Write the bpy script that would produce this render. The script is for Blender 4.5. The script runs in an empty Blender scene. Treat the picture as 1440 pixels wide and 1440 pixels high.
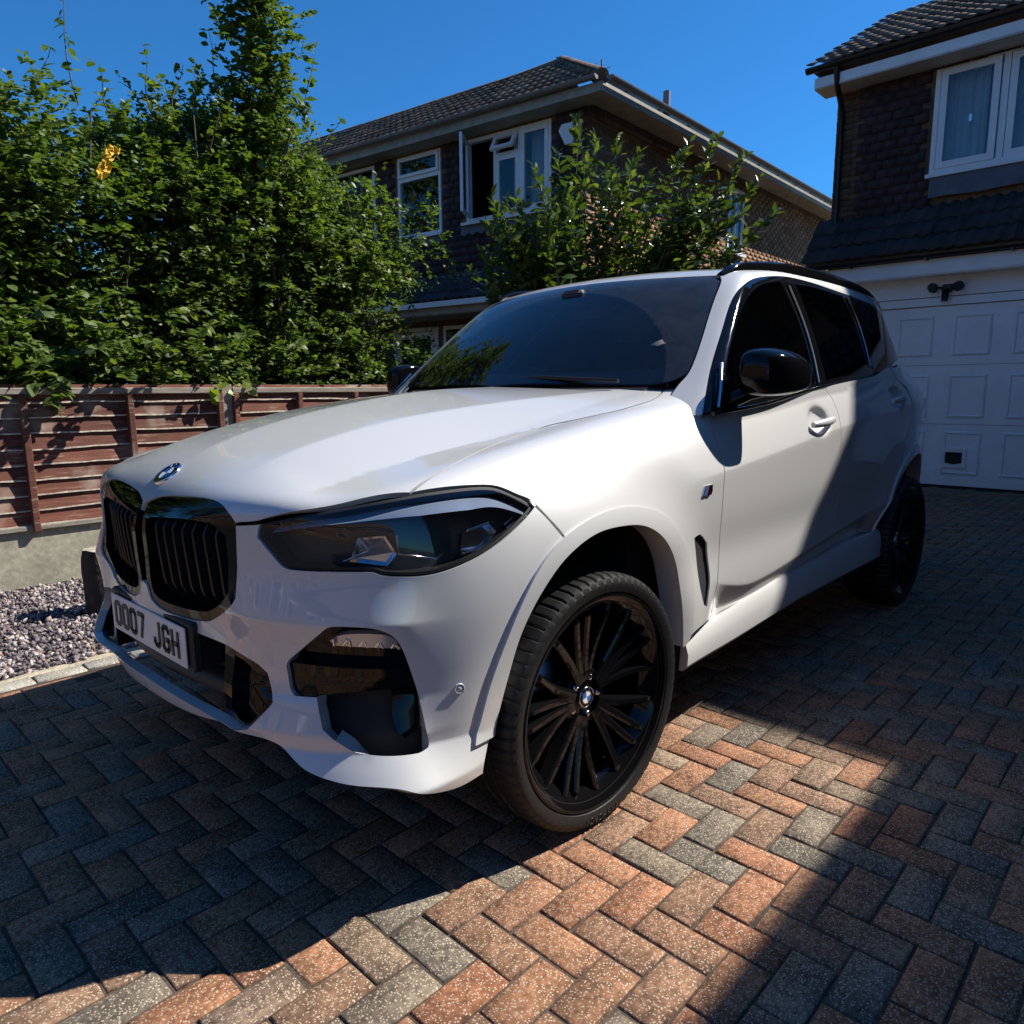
import bpy, bmesh, math, random
import numpy as np
from mathutils import Vector, Matrix, noise
from mathutils.geometry import delaunay_2d_cdt
R = math.radians
scene = bpy.context.scene
COL = scene.collection
rng = np.random.default_rng(7)
random.seed(7)

# ------------------------------------------------------------------ camera, sky, sun, exposure
cam_d = bpy.data.cameras.new('camera')
cam = bpy.data.objects.new('camera', cam_d); COL.objects.link(cam); scene.camera = cam
cam_d.sensor_width = 36.0; cam_d.lens = 25.543
cam_d.clip_start = 0.05; cam_d.clip_end = 2000
cam.matrix_world = Matrix(((-0.680565, -0.125393, 0.721878, 1.60664), (0.732652, -0.106815, 0.672169, 2.10843),
                           (-0.007178, 0.98634, 0.164564, 1.25282), (0, 0, 0, 1)))
SUN_DIR = Vector((0.90, -0.50, -1.0)).normalized()          # the way the light travels
EL = math.asin(-SUN_DIR.z); AZ = math.atan2(-SUN_DIR.x, -SUN_DIR.y)
world = bpy.data.worlds.new('World'); scene.world = world; world.use_nodes = True
wn = world.node_tree.nodes; wl = world.node_tree.links
sky = wn.new('ShaderNodeTexSky'); sky.sky_type = 'NISHITA'; sky.sun_disc = False
sky.sun_elevation = EL; sky.sun_rotation = AZ; sky.altitude = 0; sky.air_density = 1.0; sky.dust_density = 0.0; sky.ozone_density = 10.0
tint = wn.new('ShaderNodeMix'); tint.data_type = 'RGBA'; tint.blend_type = 'MULTIPLY'; tint.inputs[0].default_value = 1.0; tint.inputs[7].default_value = (0.32, 0.80, 1.0, 1)   # clean summer blue
wl.new(sky.outputs[0], tint.inputs[6]); wl.new(tint.outputs[2], wn['Background'].inputs['Color']); wn['Background'].inputs['Strength'].default_value = 0.084
sun_d = bpy.data.lights.new('sun', 'SUN'); sun_d.energy = 4.75; sun_d.angle = R(0.55); sun_d.color = (1.0, 0.95, 0.87)
sun = bpy.data.objects.new('sun', sun_d); COL.objects.link(sun)
sun.rotation_euler = (-SUN_DIR).to_track_quat('Z', 'Y').to_euler(); sun.location = (-9, 5, 14)
scene.view_settings.view_transform = 'Standard'; scene.view_settings.look = 'None'
scene.view_settings.exposure = 0.82; scene.view_settings.gamma = 1.0
scene.view_settings.use_curve_mapping = False
scene.cycles.use_denoising = True
scene.cycles.max_bounces = 8; scene.cycles.transparent_max_bounces = 12

# ------------------------------------------------------------------ helpers
def tag(o, label=None, cat=None, group=None, kind=None):
    if label: o['label'] = label
    if cat: o['category'] = cat
    if group: o['group'] = group
    if kind: o['kind'] = kind
    return o
def empty(name, loc=(0, 0, 0), rz=0.0):
    o = bpy.data.objects.new(name, None); COL.objects.link(o); o.location = loc; o.rotation_euler = (0, 0, rz)
    o.empty_display_size = 0.2
    return o
def link(name, me, parent=None, mat=None):
    o = bpy.data.objects.new(name, me); COL.objects.link(o)
    if mat is not None and len(me.materials) == 0: me.materials.append(mat)
    if parent is not None: o.parent = parent
    return o
def mesh_np(name, V, F, mats=(), midx=None, smooth=False):
    """V (n,3); F (m,k) array or list of tuples"""
    me = bpy.data.meshes.new(name)
    V = np.asarray(V, np.float32)
    if isinstance(F, np.ndarray):
        k = F.shape[1]; m = len(F)
        me.vertices.add(len(V)); me.vertices.foreach_set('co', V.ravel())
        me.loops.add(m * k); me.loops.foreach_set('vertex_index', F.astype(np.int32).ravel())
        me.polygons.add(m); me.polygons.foreach_set('loop_start', np.arange(0, m * k, k, dtype=np.int32))
        me.polygons.foreach_set('loop_total', np.full(m, k, np.int32))
        me.update(calc_edges=True)
    else:
        me.from_pydata([tuple(v) for v in V], [], [tuple(f) for f in F])
    for m_ in mats: me.materials.append(m_)
    if midx is not None: me.polygons.foreach_set('material_index', np.asarray(midx, np.int32))
    if smooth: me.polygons.foreach_set('use_smooth', np.ones(len(me.polygons), bool))
    me.update()
    return me
class MB:
    """collects boxes, tubes, prisms into one mesh"""
    def __init__(s): s.v = []; s.f = []; s.sm = []; s.mi = []
    def add(s, V, F, smooth=False, mi=0):
        b = len(s.v); s.v += [tuple(v) for v in V]; s.f += [tuple(i + b for i in f) for f in F]
        s.sm += [smooth] * len(F); s.mi += [mi] * len(F); return s
    def box(s, c, d, rot=None, mi=0, bev=0.0):
        c = Vector(c); hx, hy, hz = d[0] / 2, d[1] / 2, d[2] / 2
        if bev <= 0:
            V = [Vector((x * hx, y * hy, z * hz)) for z in (-1, 1) for y in (-1, 1) for x in (-1, 1)]
            F = [(0, 2, 3, 1), (4, 5, 7, 6), (0, 1, 5, 4), (1, 3, 7, 5), (3, 2, 6, 7), (2, 0, 4, 6)]
        else:
            b = min(bev, hx * .9, hy * .9, hz * .9); V = []
            def lay(z, i):
                a, e = hx - i, hy - i
                q = b if i == 0 else b * .4
                return [Vector(p) for p in ((a, e - q, z), (a - q, e, z), (-a + q, e, z), (-a, e - q, z), (-a, -e + q, z), (-a + q, -e, z), (a - q, -e, z), (a, -e + q, z))]
            V = lay(-hz, b) + lay(-hz + b, 0) + lay(hz - b, 0) + lay(hz, b)
            F = [tuple(range(7, -1, -1)), tuple(range(24, 32))]
            for L in range(3):
                for k in range(8): F.append((L * 8 + k, L * 8 + (k + 1) % 8, L * 8 + 8 + (k + 1) % 8, L * 8 + 8 + k))
        if rot is not None: V = [rot @ v for v in V]
        return s.add([v + c for v in V], F, False, mi)
    def tube(s, pts, r, n=8, caps=True, mi=0, smooth=True):
        pts = [Vector(p) for p in pts]; m = len(pts)
        rs = r if isinstance(r, (list, tuple)) else [r] * m
        V = []; F = []
        t0 = (pts[1] - pts[0]).normalized(); up = Vector((0, 0, 1)) if abs(t0.z) < .9 else Vector((1, 0, 0))
        a = t0.cross(up).normalized()
        for i, p in enumerate(pts):
            t = (pts[min(i + 1, m - 1)] - pts[max(i - 1, 0)]).normalized()
            a = (a - t * a.dot(t)).normalized(); b = t.cross(a)
            for k in range(n):
                w = 2 * math.pi * k / n; V.append(p + (a * math.cos(w) + b * math.sin(w)) * rs[i])
        for i in range(m - 1):
            for k in range(n): F.append((i * n + k, i * n + (k + 1) % n, (i + 1) * n + (k + 1) % n, (i + 1) * n + k))
        s.add(V, F, smooth, mi)
        if caps:
            s.add(V[:n], [tuple(range(n - 1, -1, -1))], False, mi); s.add(V[-n:], [tuple(range(n))], False, mi)
        return s
    def prism(s, poly, ext, mi=0):
        """poly: 3D points in order; ext: extrusion vector"""
        n = len(poly); e = Vector(ext); V = [Vector(p) for p in poly]; V += [v + e for v in V]
        F = [tuple(range(n - 1, -1, -1)), tuple(range(n, 2 * n))] + [(k, (k + 1) % n, n + (k + 1) % n, n + k) for k in range(n)]
        return s.add(V, F, False, mi)
    def lathe(s, prof, n=48, axis='y', c=(0, 0, 0), mi=0, smooth=True, closed=False):
        V = []; F = []; m = len(prof)
        for i in range(n):
            w = 2 * math.pi * i / n
            for (r, h) in prof:
                p = (r * math.cos(w), h, r * math.sin(w)) if axis == 'y' else (r * math.cos(w), r * math.sin(w), h)
                V.append((p[0] + c[0], p[1] + c[1], p[2] + c[2]))
        for i in range(n):
            j = (i + 1) % n
            for k in range(m if closed else m - 1):
                l = (k + 1) % m
                F.append((i * m + k, i * m + l, j * m + l, j * m + k))
        return s.add(V, F, smooth, mi)
    def mesh(s, name, mats=()):
        me = bpy.data.meshes.new(name); me.from_pydata(s.v, [], s.f)
        me.polygons.foreach_set('use_smooth', s.sm); me.polygons.foreach_set('material_index', s.mi)
        for m in mats: me.materials.append(m)
        me.update(); return me
    def build(s, name, mat, parent=None, fix=True):
        me = s.mesh(name, mat if isinstance(mat, (list, tuple)) else [mat])
        if fix:
            bm = bmesh.new(); bm.from_mesh(me); bmesh.ops.recalc_face_normals(bm, faces=bm.faces); bm.to_mesh(me); bm.free()
        return link(name, me, parent)
def auto_smooth(o, ang=35):
    me = o.data
    me.polygons.foreach_set('use_smooth', np.ones(len(me.polygons), bool))
    bm = bmesh.new(); bm.from_mesh(me)
    bmesh.ops.remove_doubles(bm, verts=bm.verts, dist=1e-5)
    for e in bm.edges:
        if len(e.link_faces) == 2 and e.calc_face_angle(0) > R(ang): e.smooth = False
    bm.to_mesh(me); bm.free(); return o
def mirror_copy(o, parent=None):
    c = o.copy(); COL.objects.link(c); c.parent = parent if parent is not None else o.parent
    c.matrix_local = Matrix.Diagonal((1, -1, 1, 1)) @ o.matrix_local
    for ch in list(o.children):
        d = ch.copy(); COL.objects.link(d); d.parent = c
    return c

# ------------------------------------------------------------------ materials
MAT = {}
def newmat(name):
    m = bpy.data.materials.new(name); m.use_nodes = True
    return m, m.node_tree.nodes, m.node_tree.links, m.node_tree.nodes['Principled BSDF']
def simple(name, col, rough=.5, metal=0.0, coat=0.0, spec=.5, noise_amt=0.0, nscale=8.0, bump=0.0, bscale=60.0, emit=None):
    m, n, l, p = newmat(name)
    p.inputs['Base Color'].default_value = (*col, 1); p.inputs['Roughness'].default_value = rough
    p.inputs['Metallic'].default_value = metal; p.inputs['Coat Weight'].default_value = coat
    p.inputs['Specular IOR Level'].default_value = spec
    tc = n.new('ShaderNodeTexCoord')
    if noise_amt > 0:
        t = n.new('ShaderNodeTexNoise'); t.inputs['Scale'].default_value = nscale; t.inputs['Detail'].default_value = 6; t.inputs['Roughness'].default_value = .65
        r = n.new('ShaderNodeMapRange'); r.inputs['From Min'].default_value = .3; r.inputs['From Max'].default_value = .7
        r.inputs['To Min'].default_value = 1 - noise_amt; r.inputs['To Max'].default_value = 1 + noise_amt
        mx = n.new('ShaderNodeMix'); mx.data_type = 'RGBA'; mx.blend_type = 'MULTIPLY'; mx.inputs[0].default_value = 1
        mx.inputs[6].default_value = (*col, 1)
        l.new(tc.outputs['Object'], t.inputs['Vector']); l.new(t.outputs['Fac'], r.inputs['Value']); l.new(r.outputs[0], mx.inputs[7]); l.new(mx.outputs[2], p.inputs['Base Color'])
    if bump > 0:
        t2 = n.new('ShaderNodeTexNoise'); t2.inputs['Scale'].default_value = bscale; t2.inputs['Detail'].default_value = 5
        b = n.new('ShaderNodeBump'); b.inputs['Strength'].default_value = bump; b.inputs['Distance'].default_value = .01
        l.new(tc.outputs['Object'], t2.inputs['Vector']); l.new(t2.outputs['Fac'], b.inputs['Height']); l.new(b.outputs[0], p.inputs['Normal'])
    MAT[name] = m
    return m
def glass_mat(name, tint, ior=1.5, rough=0.0, refl=(1, 1, 1), boost=1.0):
    m, n, l, p = newmat(name); n.remove(p)
    out = [x for x in n if x.type == 'OUTPUT_MATERIAL'][0]
    tr = n.new('ShaderNodeBsdfTransparent'); tr.inputs[0].default_value = (*tint, 1)
    gl = n.new('ShaderNodeBsdfGlossy'); gl.inputs['Roughness'].default_value = rough; gl.inputs['Color'].default_value = (*refl, 1)
    fr = n.new('ShaderNodeFresnel')      # thin sheet: the same from both sides
    ge = n.new('ShaderNodeNewGeometry'); e = n.new('ShaderNodeMath'); e.operation = 'MULTIPLY_ADD'; e.inputs[1].default_value = -2.0; e.inputs[2].default_value = 1.0
    pw = n.new('ShaderNodeMath'); pw.operation = 'POWER'; pw.inputs[0].default_value = ior
    l.new(ge.outputs['Backfacing'], e.inputs[0]); l.new(e.outputs[0], pw.inputs[1]); l.new(pw.outputs[0], fr.inputs[0])
    mu = n.new('ShaderNodeMath'); mu.operation = 'MULTIPLY'; mu.inputs[1].default_value = boost; mu.use_clamp = True
    mix = n.new('ShaderNodeMixShader')
    l.new(fr.outputs[0], mu.inputs[0]); l.new(mu.outputs[0], mix.inputs[0]); l.new(tr.outputs[0], mix.inputs[1]); l.new(gl.outputs[0], mix.inputs[2]); l.new(mix.outputs[0], out.inputs['Surface'])
    MAT[name] = m
    return m

# ------------------------------------------------------------------ car surface, materials

# ---- surface of the car body (half, y >= 0), metres; x forward from the front axle, z up
def lin(x, pts):
    xs=[a for a,_ in pts]; ys=[b for _,b in pts]
    return np.interp(x, xs, ys)
def cub(x, pts):
    """monotone cubic through pts, linear beyond the ends"""
    xs=np.array([a for a,_ in pts],float); ys=np.array([b for _,b in pts],float)
    h=np.diff(xs); dl=np.diff(ys)/h; m=np.empty(len(xs)); m[0]=dl[0]; m[-1]=dl[-1]
    for i in range(1,len(xs)-1):
        m[i]=0 if dl[i-1]*dl[i]<=0 else 3*(h[i-1]+h[i])/((2*h[i]+h[i-1])/dl[i-1]+(h[i]+2*h[i-1])/dl[i])
    x=np.asarray(x,float); k=np.clip(np.searchsorted(xs,x)-1,0,len(xs)-2)
    t=(x-xs[k])/h[k]; tc=np.clip(t,0,1)
    r=(2*tc**3-3*tc**2+1)*ys[k]+(tc**3-2*tc**2+tc)*h[k]*m[k]+(-2*tc**3+3*tc**2)*ys[k+1]+(tc**3-tc**2)*h[k]*m[k+1]
    return r+np.where(t<0,t*h[k]*m[k],0)+np.where(t>1,(t-1)*h[k]*m[k+1],0)
def smax(a,b,k):
    h=np.maximum(k-np.abs(a-b),0)/k
    return np.maximum(a,b)+h*h*h*k/6
def smin(a,b,k): return -smax(-a,-b,k)
def sig(t): return 1/(1+np.exp(-np.clip(t,-40,40)))
def soft(t,w):   # soft ramp: 0 below 0, t above
    return w*np.logaddexp(0,np.clip(t/w,-60,60))
def crease_z(x): return cub(x,[(-3.6,1.19),(-2.6,1.145),(-1.8,1.085),(-.75,.985),(0,.93),(.6,.9)])
def lower_z(x): return cub(x,[(-3,.70),(-2.3,.625),(-1.5,.56),(-1.0,.525),(-.6,.60)])
def belt_z(x): return cub(x,[(-3.2,1.40),(-2.3,1.33),(-1.475,1.25),(-.52,1.185),(0,1.13)])
def side(x,z):
    P=cub(x,[(-4.1,.55),(-3.95,.72),(-3.7,.825),(-3.3,.918),(-2.9,.972),(-2.2,.975),(-1.2,.975),(-.5,.972),(-.1,.965),(.15,.955),(.30,.938),(.45,.908),(.6,.862),(.75,.79),(.86,.70)])
    zc=crease_z(x)
    up=soft(z-zc,.0025+.07*sig((x+.40)/.05))*.34 + soft(z-zc-.16,.05)*.25 + soft(z-1.23,.03)*.45*sig((-2.95-x)/.09)
    dn=soft(zc-z,.03)*.055
    fade=sig((x+.15)/-.12)          # door modelling fades out over the front wheel
    fr=sig((x+3.0)/.1)
    zl=lower_z(x)
    tuck=(soft(zl-z,.0025)*.46 - soft(zl-.10-z,.02)*.25)*sig((x+.70)/-.03)*fr
    conc=-.010*np.exp(-((z-.70)/.10)**2)*fade*fr
    Y=P-up-dn-tuck+conc
    for hx,hz in ((-1.555,1.118),(-2.62,1.200)):      # bowls behind the door handles
        Y=Y-.028*sig((1-np.hypot((x-hx)/.085,(z-hz)/.050))/.13)
    for cx,a in ((0,.030),(-2.975,.030)):
        r=np.hypot(x-cx,z-.372)
        Y=Y+a*np.exp(-((r-.50)/.13)**2)*sig((z-.30)/.05)*sig((1.0-z)/.05)
    return Y
def hood_c(x): return cub(x,[(-1.3,1.80),(-1.02,1.55),(-.85,1.31),(-.7,1.278),(-.23,1.258),(.16,1.213),(.44,1.158),(.6,1.112),(.70,1.070),(.777,1.025),(.83,.975),(.87,.92)])
def hood_e(x): return cub(x,[(-1.3,1.80),(-1.02,1.55),(-.85,1.30),(-.7,1.256),(-.45,1.213),(-.2,1.162),(.1,1.092),(.3,1.050),(.5,1.010),(.7,.975),(.85,.95)])
def crease_up(x): return cub(x,[(-.75,.60),(-.586,.562),(-.106,.455),(.146,.396),(.384,.363),(.563,.354),(.70,.352)])
def crease_lo(x): return cub(x,[(-.75,.66),(-.54,.650),(-.231,.648),(.079,.632),(.325,.602),(.529,.563),(.65,.492),(.72,.43)])
def top(x,y):
    a=np.abs(y); c=hood_c(x); e=hood_e(x)
    w=.75
    d=c-e
    s=np.clip(a/w,0,1.6)
    base=np.where(s<1,s**2.4,1+2.4*(s-1))
    # bonnet facet between two creases
    up=crease_up(x); lo=np.maximum(crease_lo(x),up+.03)
    bu=(up/w)**2.4; bl=(lo/w)**2.4+.11
    m1=bu/up; m2=(bl-bu)/(lo-up); m3=(1-bl)/np.maximum(w-lo,.05)
    pl=m1*a+(m2-m1)*soft(a-up,.004)+(m3-m2)*soft(a-lo,.004)
    wt=sig((.665-x)/.02)*sig((x+.66)/.03)*sig((.85-a)/.03)
    p=base*(1-wt)+pl*wt
    k=cub(x,[(-.8,.45),(-.3,.42),(.2,.30),(.6,.3)])
    return c-d*p-(k-2.4*d/w)*soft(a-w,.045)
def nose_c(z): return cub(z,[(.18,.70),(.26,.80),(.36,.855),(.44,.882),(.52,.885),(.60,.868),(.68,.862),(.80,.866),(.90,.868),(.96,.866),(1.1,.86)])
def nose(y,z):
    a=np.abs(y)
    return nose_c(z)-.29*a**2-.12*np.clip(a-.45,0,9)**2
def bodyF(P):
    x,y,z=P[...,0],np.abs(P[...,1]),P[...,2]
    fs=(y-side(x,z))
    ft=(z-top(x,y))
    fn=(x-nose(y,z))
    fn_s=smax(fs,fn,.22)
    # shoulder of the bumper under the lamp
    rg=(soft(.835-z,.012)-soft(.728-z,.003))/.107-(soft(.728-z,.003)-soft(.50-z,.03))/.228
    fn_s=fn_s-.040*np.clip(rg,0,1.2)*sig((y-.44)/.03)*sig((x-.60)/.035)
    ledge=.082*np.clip((soft(.432-z,.0025)-soft(.350-z,.0025))/.082,0,1)*sig((y-.545)/.016)*sig((x-.50)/.06)
    fn_s=fn_s-ledge
    kt=cub(x,[(-.9,.10),(-.3,.14),(.2,.12),(.5,.08),(.8,.07)])
    f=smax(fn_s,ft*.95,kt)
    return smax(f,(rearx(y,z)-x)*.9,.15)
# greenhouse
def gside(x,z):
    zb=1.25
    P=cub(x,[(-3.9,.60),(-3.5,.748),(-3.1,.868),(-2.8,.897),(-2.4,.905),(-1.5,.905),(-.9,.90),(-.5,.885)])
    return P-.36*(z-zb)-.05*np.clip(z-zb,0,9)**2
def roof(x,y):
    c=cub(x,[(-4.1,1.64),(-3.8,1.70),(-3.4,1.775),(-2.9,1.828),(-2.3,1.846),(-1.8,1.830),(-1.4,1.788),(-1.15,1.742),(-.9,1.68)])
    return c-.030*(np.abs(y)/.6)**2.2
def wind(y,z):     # x of the windscreen at height z
    a=np.abs(y)
    return cub(z,[(1.0,-.19),(1.26,-.53),(1.5,-.83),(1.70,-1.10),(1.80,-1.25)])-.27*a**2
def rearx(y,z):
    return cub(z,[(.3,-3.92),(.6,-4.03),(1.0,-4.02),(1.2,-3.98),(1.4,-3.85),(1.62,-3.62),(1.8,-3.45)])+.25*np.abs(y)**3
def glassF(P):
    x,y,z=P[...,0],np.abs(P[...,1]),P[...,2]
    f=smax(y-gside(x,z),(z-roof(x,y))*.95,.10)
    f=smax(f,(x-wind(y,z))*.72,.07)
    return smax(f,rearx(y,z)-x,.12)
def grad(F,P,h=1e-4):
    g=np.stack([F(P+np.eye(3)[i]*h)-F(P-np.eye(3)[i]*h) for i in range(3)],-1)
    return g/np.maximum(np.linalg.norm(g,axis=-1,keepdims=True),1e-12)
def solve(F,O,D,lo,hi,n=46):
    """outermost zero of F on O+tD between lo (inside) and hi (outside)"""
    lo=np.full(O.shape[:-1],float(lo)); hi=np.full(O.shape[:-1],float(hi))
    for _ in range(n):
        m=(lo+hi)/2; f=F(O+D*m[...,None])
        hi=np.where(f>0,m,hi); lo=np.where(f>0,lo,m)
    return O+D*lo[...,None]
LINE = {
 'headlight': [(0.782,0.534,0.950),(0.726,0.647,0.979),(0.658,0.721,0.999),(0.548,0.805,1.020),(0.460,0.835,1.026),(0.372,0.856,1.026),(0.327,0.871,1.019),(0.282,0.895,0.996),(0.243,0.918,0.968),(0.288,0.922,0.941),(0.363,0.918,0.900),(0.425,0.906,0.871),(0.480,0.889,0.852),(0.530,0.869,0.840),(0.574,0.844,0.837),(0.633,0.800,0.843),(0.650,0.782,0.851),(0.697,0.723,0.851),(0.752,0.621,0.849),(0.763,0.593,0.854),(0.774,0.565,0.880),(0.786,0.527,0.918)],
 'hood_shut': [(0.806,0.457,0.941),(0.782,0.533,0.955),(0.723,0.643,0.985),(0.653,0.715,1.004),(0.549,0.803,1.021),(0.454,0.783,1.054),(0.330,0.750,1.081),(0.134,0.703,1.114),(-0.059,0.683,1.144),(-0.205,0.719,1.167),(-0.370,0.753,1.190),(-0.554,0.755,1.219),(-0.671,0.721,1.245),(-0.773,0.670,1.273)],
 'hood_kid': [(0.851,-0.006,0.938),(0.842,0.004,0.956),(0.829,0.076,0.975),(0.816,0.205,0.987),(0.807,0.328,0.990),(0.806,0.385,0.983),(0.808,0.430,0.964),(0.805,0.458,0.941)],
 'kid': [(0.851,-0.006,0.938),(0.842,0.004,0.956),(0.829,0.076,0.975),(0.816,0.205,0.987),(0.807,0.328,0.990),(0.806,0.385,0.983),(0.808,0.430,0.964),(0.805,0.458,0.941),(0.821,0.459,0.763),(0.825,0.438,0.741),(0.827,0.362,0.697),(0.833,0.319,0.680),(0.848,0.220,0.672),(0.860,0.090,0.675),(0.862,0.039,0.691),(0.863,0.023,0.730),(0.866,0.028,0.816),(0.865,0.026,0.899)],
 'intake_right': [(0.846,0.253,0.638),(0.829,0.357,0.632),(0.821,0.432,0.625),(0.807,0.515,0.607),(0.797,0.547,0.588),(0.804,0.576,0.526),(0.812,0.570,0.515),(0.847,0.528,0.459),(0.844,0.398,0.430),(0.860,0.279,0.442),(0.877,0.138,0.455)],
 'insert': [(0.828,0.367,0.627),(0.821,0.432,0.625),(0.807,0.515,0.607),(0.797,0.547,0.588),(0.804,0.576,0.526),(0.812,0.570,0.515),(0.847,0.529,0.461),(0.854,0.472,0.451),(0.846,0.383,0.443)],
 'fog': [(0.732,0.727,0.724),(0.694,0.778,0.726),(0.663,0.810,0.720),(0.636,0.827,0.703),(0.618,0.834,0.674),(0.600,0.841,0.617),(0.584,0.854,0.536),(0.575,0.870,0.446),(0.577,0.872,0.428),(0.600,0.867,0.423),(0.712,0.783,0.437),(0.734,0.758,0.455),(0.754,0.715,0.485),(0.751,0.702,0.510),(0.744,0.679,0.551),(0.771,0.626,0.549),(0.774,0.616,0.562),(0.776,0.607,0.616),(0.774,0.614,0.629),(0.760,0.653,0.663),(0.743,0.702,0.705)],
 'drl': [(0.733,0.711,0.684),(0.723,0.731,0.698),(0.693,0.775,0.705),(0.654,0.814,0.702),(0.631,0.829,0.692),(0.621,0.833,0.680),(0.617,0.833,0.664),(0.672,0.790,0.669),(0.725,0.721,0.672)],
 'lip_edge': [(0.825,0.592,0.445),(0.813,0.630,0.426),(0.795,0.704,0.399),(0.764,0.758,0.395),(0.671,0.856,0.396),(0.603,0.870,0.418)],
 'bot': [(0.849,0.517,0.440),(0.820,0.603,0.437),(0.799,0.703,0.393),(0.759,0.785,0.375),(0.674,0.883,0.362),(0.534,0.918,0.319),(0.433,0.913,0.315),(0.412,0.913,0.388)],
 'fend_seam': [(0.252,0.910,0.980),(0.218,0.939,0.935),(0.182,0.962,0.885)],
 'arch_out': [(0.465,0.912,0.402),(0.445,0.910,0.459),(0.424,0.920,0.538),(0.386,0.935,0.638),(0.331,0.951,0.748),(0.265,0.959,0.830),(0.182,0.963,0.884),(0.080,0.964,0.915),(-0.031,0.965,0.928),(-0.135,0.969,0.921),(-0.245,0.975,0.891),(-0.322,0.981,0.840),(-0.408,0.977,0.752),(-0.459,0.974,0.661),(-0.466,0.978,0.569),(-0.467,0.972,0.467),(-0.453,0.968,0.436)],
 'arch_in': [(0.400,0.911,0.404),(0.366,0.923,0.540),(0.331,0.943,0.664),(0.274,0.958,0.756),(0.190,0.969,0.831),(0.071,0.974,0.875),(-0.061,0.978,0.880),(-0.168,0.982,0.862),(-0.260,0.985,0.812),(-0.339,0.979,0.724),(-0.383,0.974,0.619),(-0.413,0.970,0.513),(-0.430,0.963,0.424)],
 'door_f': [(-0.683,0.880,1.178),(-0.673,0.932,1.086),(-0.673,0.962,1.007),(-0.670,0.970,0.927),(-0.682,0.958,0.788),(-0.699,0.948,0.686),(-0.687,0.942,0.530),(-0.754,0.895,0.417)],
 'door_m': [(-1.705,0.913,1.256),(-1.757,0.925,1.211),(-1.767,0.952,1.145),(-1.759,0.973,1.073),(-1.793,0.968,0.957),(-1.798,0.966,0.921),(-1.854,0.951,0.769),(-1.830,0.943,0.680),(-1.865,0.909,0.511)],
 'door_b': [(-0.749,0.897,0.420),(-0.965,0.907,0.443),(-1.358,0.908,0.468),(-2.135,0.893,0.494),(-2.606,0.905,0.457)],
 'vent': [(-0.490,0.966,0.774),(-0.536,0.961,0.775),(-0.596,0.954,0.738),(-0.627,0.953,0.616),(-0.609,0.957,0.522),(-0.571,0.965,0.540),(-0.534,0.968,0.610),(-0.510,0.963,0.720)],
 'dlo': [(-0.641,0.895,1.174),(-0.801,0.838,1.323),(-0.955,0.795,1.461),(-1.121,0.751,1.599),(-1.240,0.739,1.665),(-1.398,0.722,1.709),(-1.683,0.707,1.745),(-1.970,0.708,1.751),(-2.283,0.715,1.740),(-2.623,0.730,1.700),(-2.876,0.743,1.646),(-3.069,0.766,1.534),(-3.068,0.811,1.417),(-2.801,0.854,1.368),(-2.495,0.879,1.319),(-2.295,0.885,1.304),(-1.595,0.903,1.256),(-1.094,0.918,1.207),(-0.815,0.921,1.187)],
 'dlo_body': [(-0.668,0.880,1.173),(-0.848,0.904,1.187),(-1.110,0.911,1.206),(-1.574,0.911,1.256),(-2.210,0.912,1.303),(-2.388,0.911,1.317),(-2.626,0.904,1.363)],
 'wedge': [(-0.749,0.772,1.306),(-0.799,0.766,1.348),(-0.898,0.742,1.437),(-0.998,0.712,1.524),(-1.101,0.683,1.610),(-1.195,0.657,1.682)],
}
# ------------------------------------------------------------------ panels cut from the body surface
def cr_path(pts, step, closed=True, corner=38):
    """smooth path through 3D points, corners kept sharp where the path turns hard"""
    P = [np.array(p[:3], float) for p in pts]; n = len(P); out = []
    def turn(i):
        if not closed and (i == 0 or i == n - 1): return True
        a = P[i] - P[i - 1]; b = P[(i + 1) % n] - P[i]
        la, lb = np.linalg.norm(a), np.linalg.norm(b)
        if la < 1e-6 or lb < 1e-6: return True
        return math.degrees(math.acos(max(-1, min(1, a @ b / la / lb)))) > corner
    C = [turn(i) for i in range(n)]
    for i in range(n if closed else n - 1):
        p1, p2 = P[i], P[(i + 1) % n]; L = np.linalg.norm(p2 - p1)
        if L < 1e-6: continue
        p0 = p1 - (p2 - p1) if C[i] else P[i - 1]
        p3 = p2 + (p2 - p1) if C[(i + 1) % n] else P[(i + 2) % n]
        d0 = max(np.linalg.norm(p1 - p0), 1e-6); d2 = max(np.linalg.norm(p3 - p2), 1e-6)
        m1 = (p2 - p0) / (d0 + L) * L; m2 = (p3 - p1) / (d2 + L) * L
        if C[i]: m1 = p2 - p1
        if C[(i + 1) % n]: m2 = p2 - p1
        k = max(1, int(math.ceil(L / step)))
        for j in range(k):
            t = j / k; t2, t3 = t * t, t ** 3
            out.append((2 * t3 - 3 * t2 + 1) * p1 + (t3 - 2 * t2 + t) * m1 + (-2 * t3 + 3 * t2) * p2 + (t3 - t2) * m2)
    if not closed: out.append(P[-1])
    return np.array(out)
def frame(D):
    D = np.array(D, float); D /= np.linalg.norm(D)
    up = np.array([0, 0, 1.]) if abs(D[2]) < .75 else np.array([1., 0, 0])
    B = up - D * (up @ D); B /= np.linalg.norm(B); A = np.cross(B, D)
    return D, A, B
def inpoly(q, poly):
    x, y = q[:, 0][:, None], q[:, 1][:, None]
    x1, y1 = poly[:, 0], poly[:, 1]; x2, y2 = np.roll(x1, -1), np.roll(y1, -1)
    with np.errstate(divide='ignore', invalid='ignore'):
        c = ((y1 > y) != (y2 > y)) & (x < (x2 - x1) * (y - y1) / (y2 - y1) + x1)
    return c.sum(1) % 2 == 1
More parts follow.
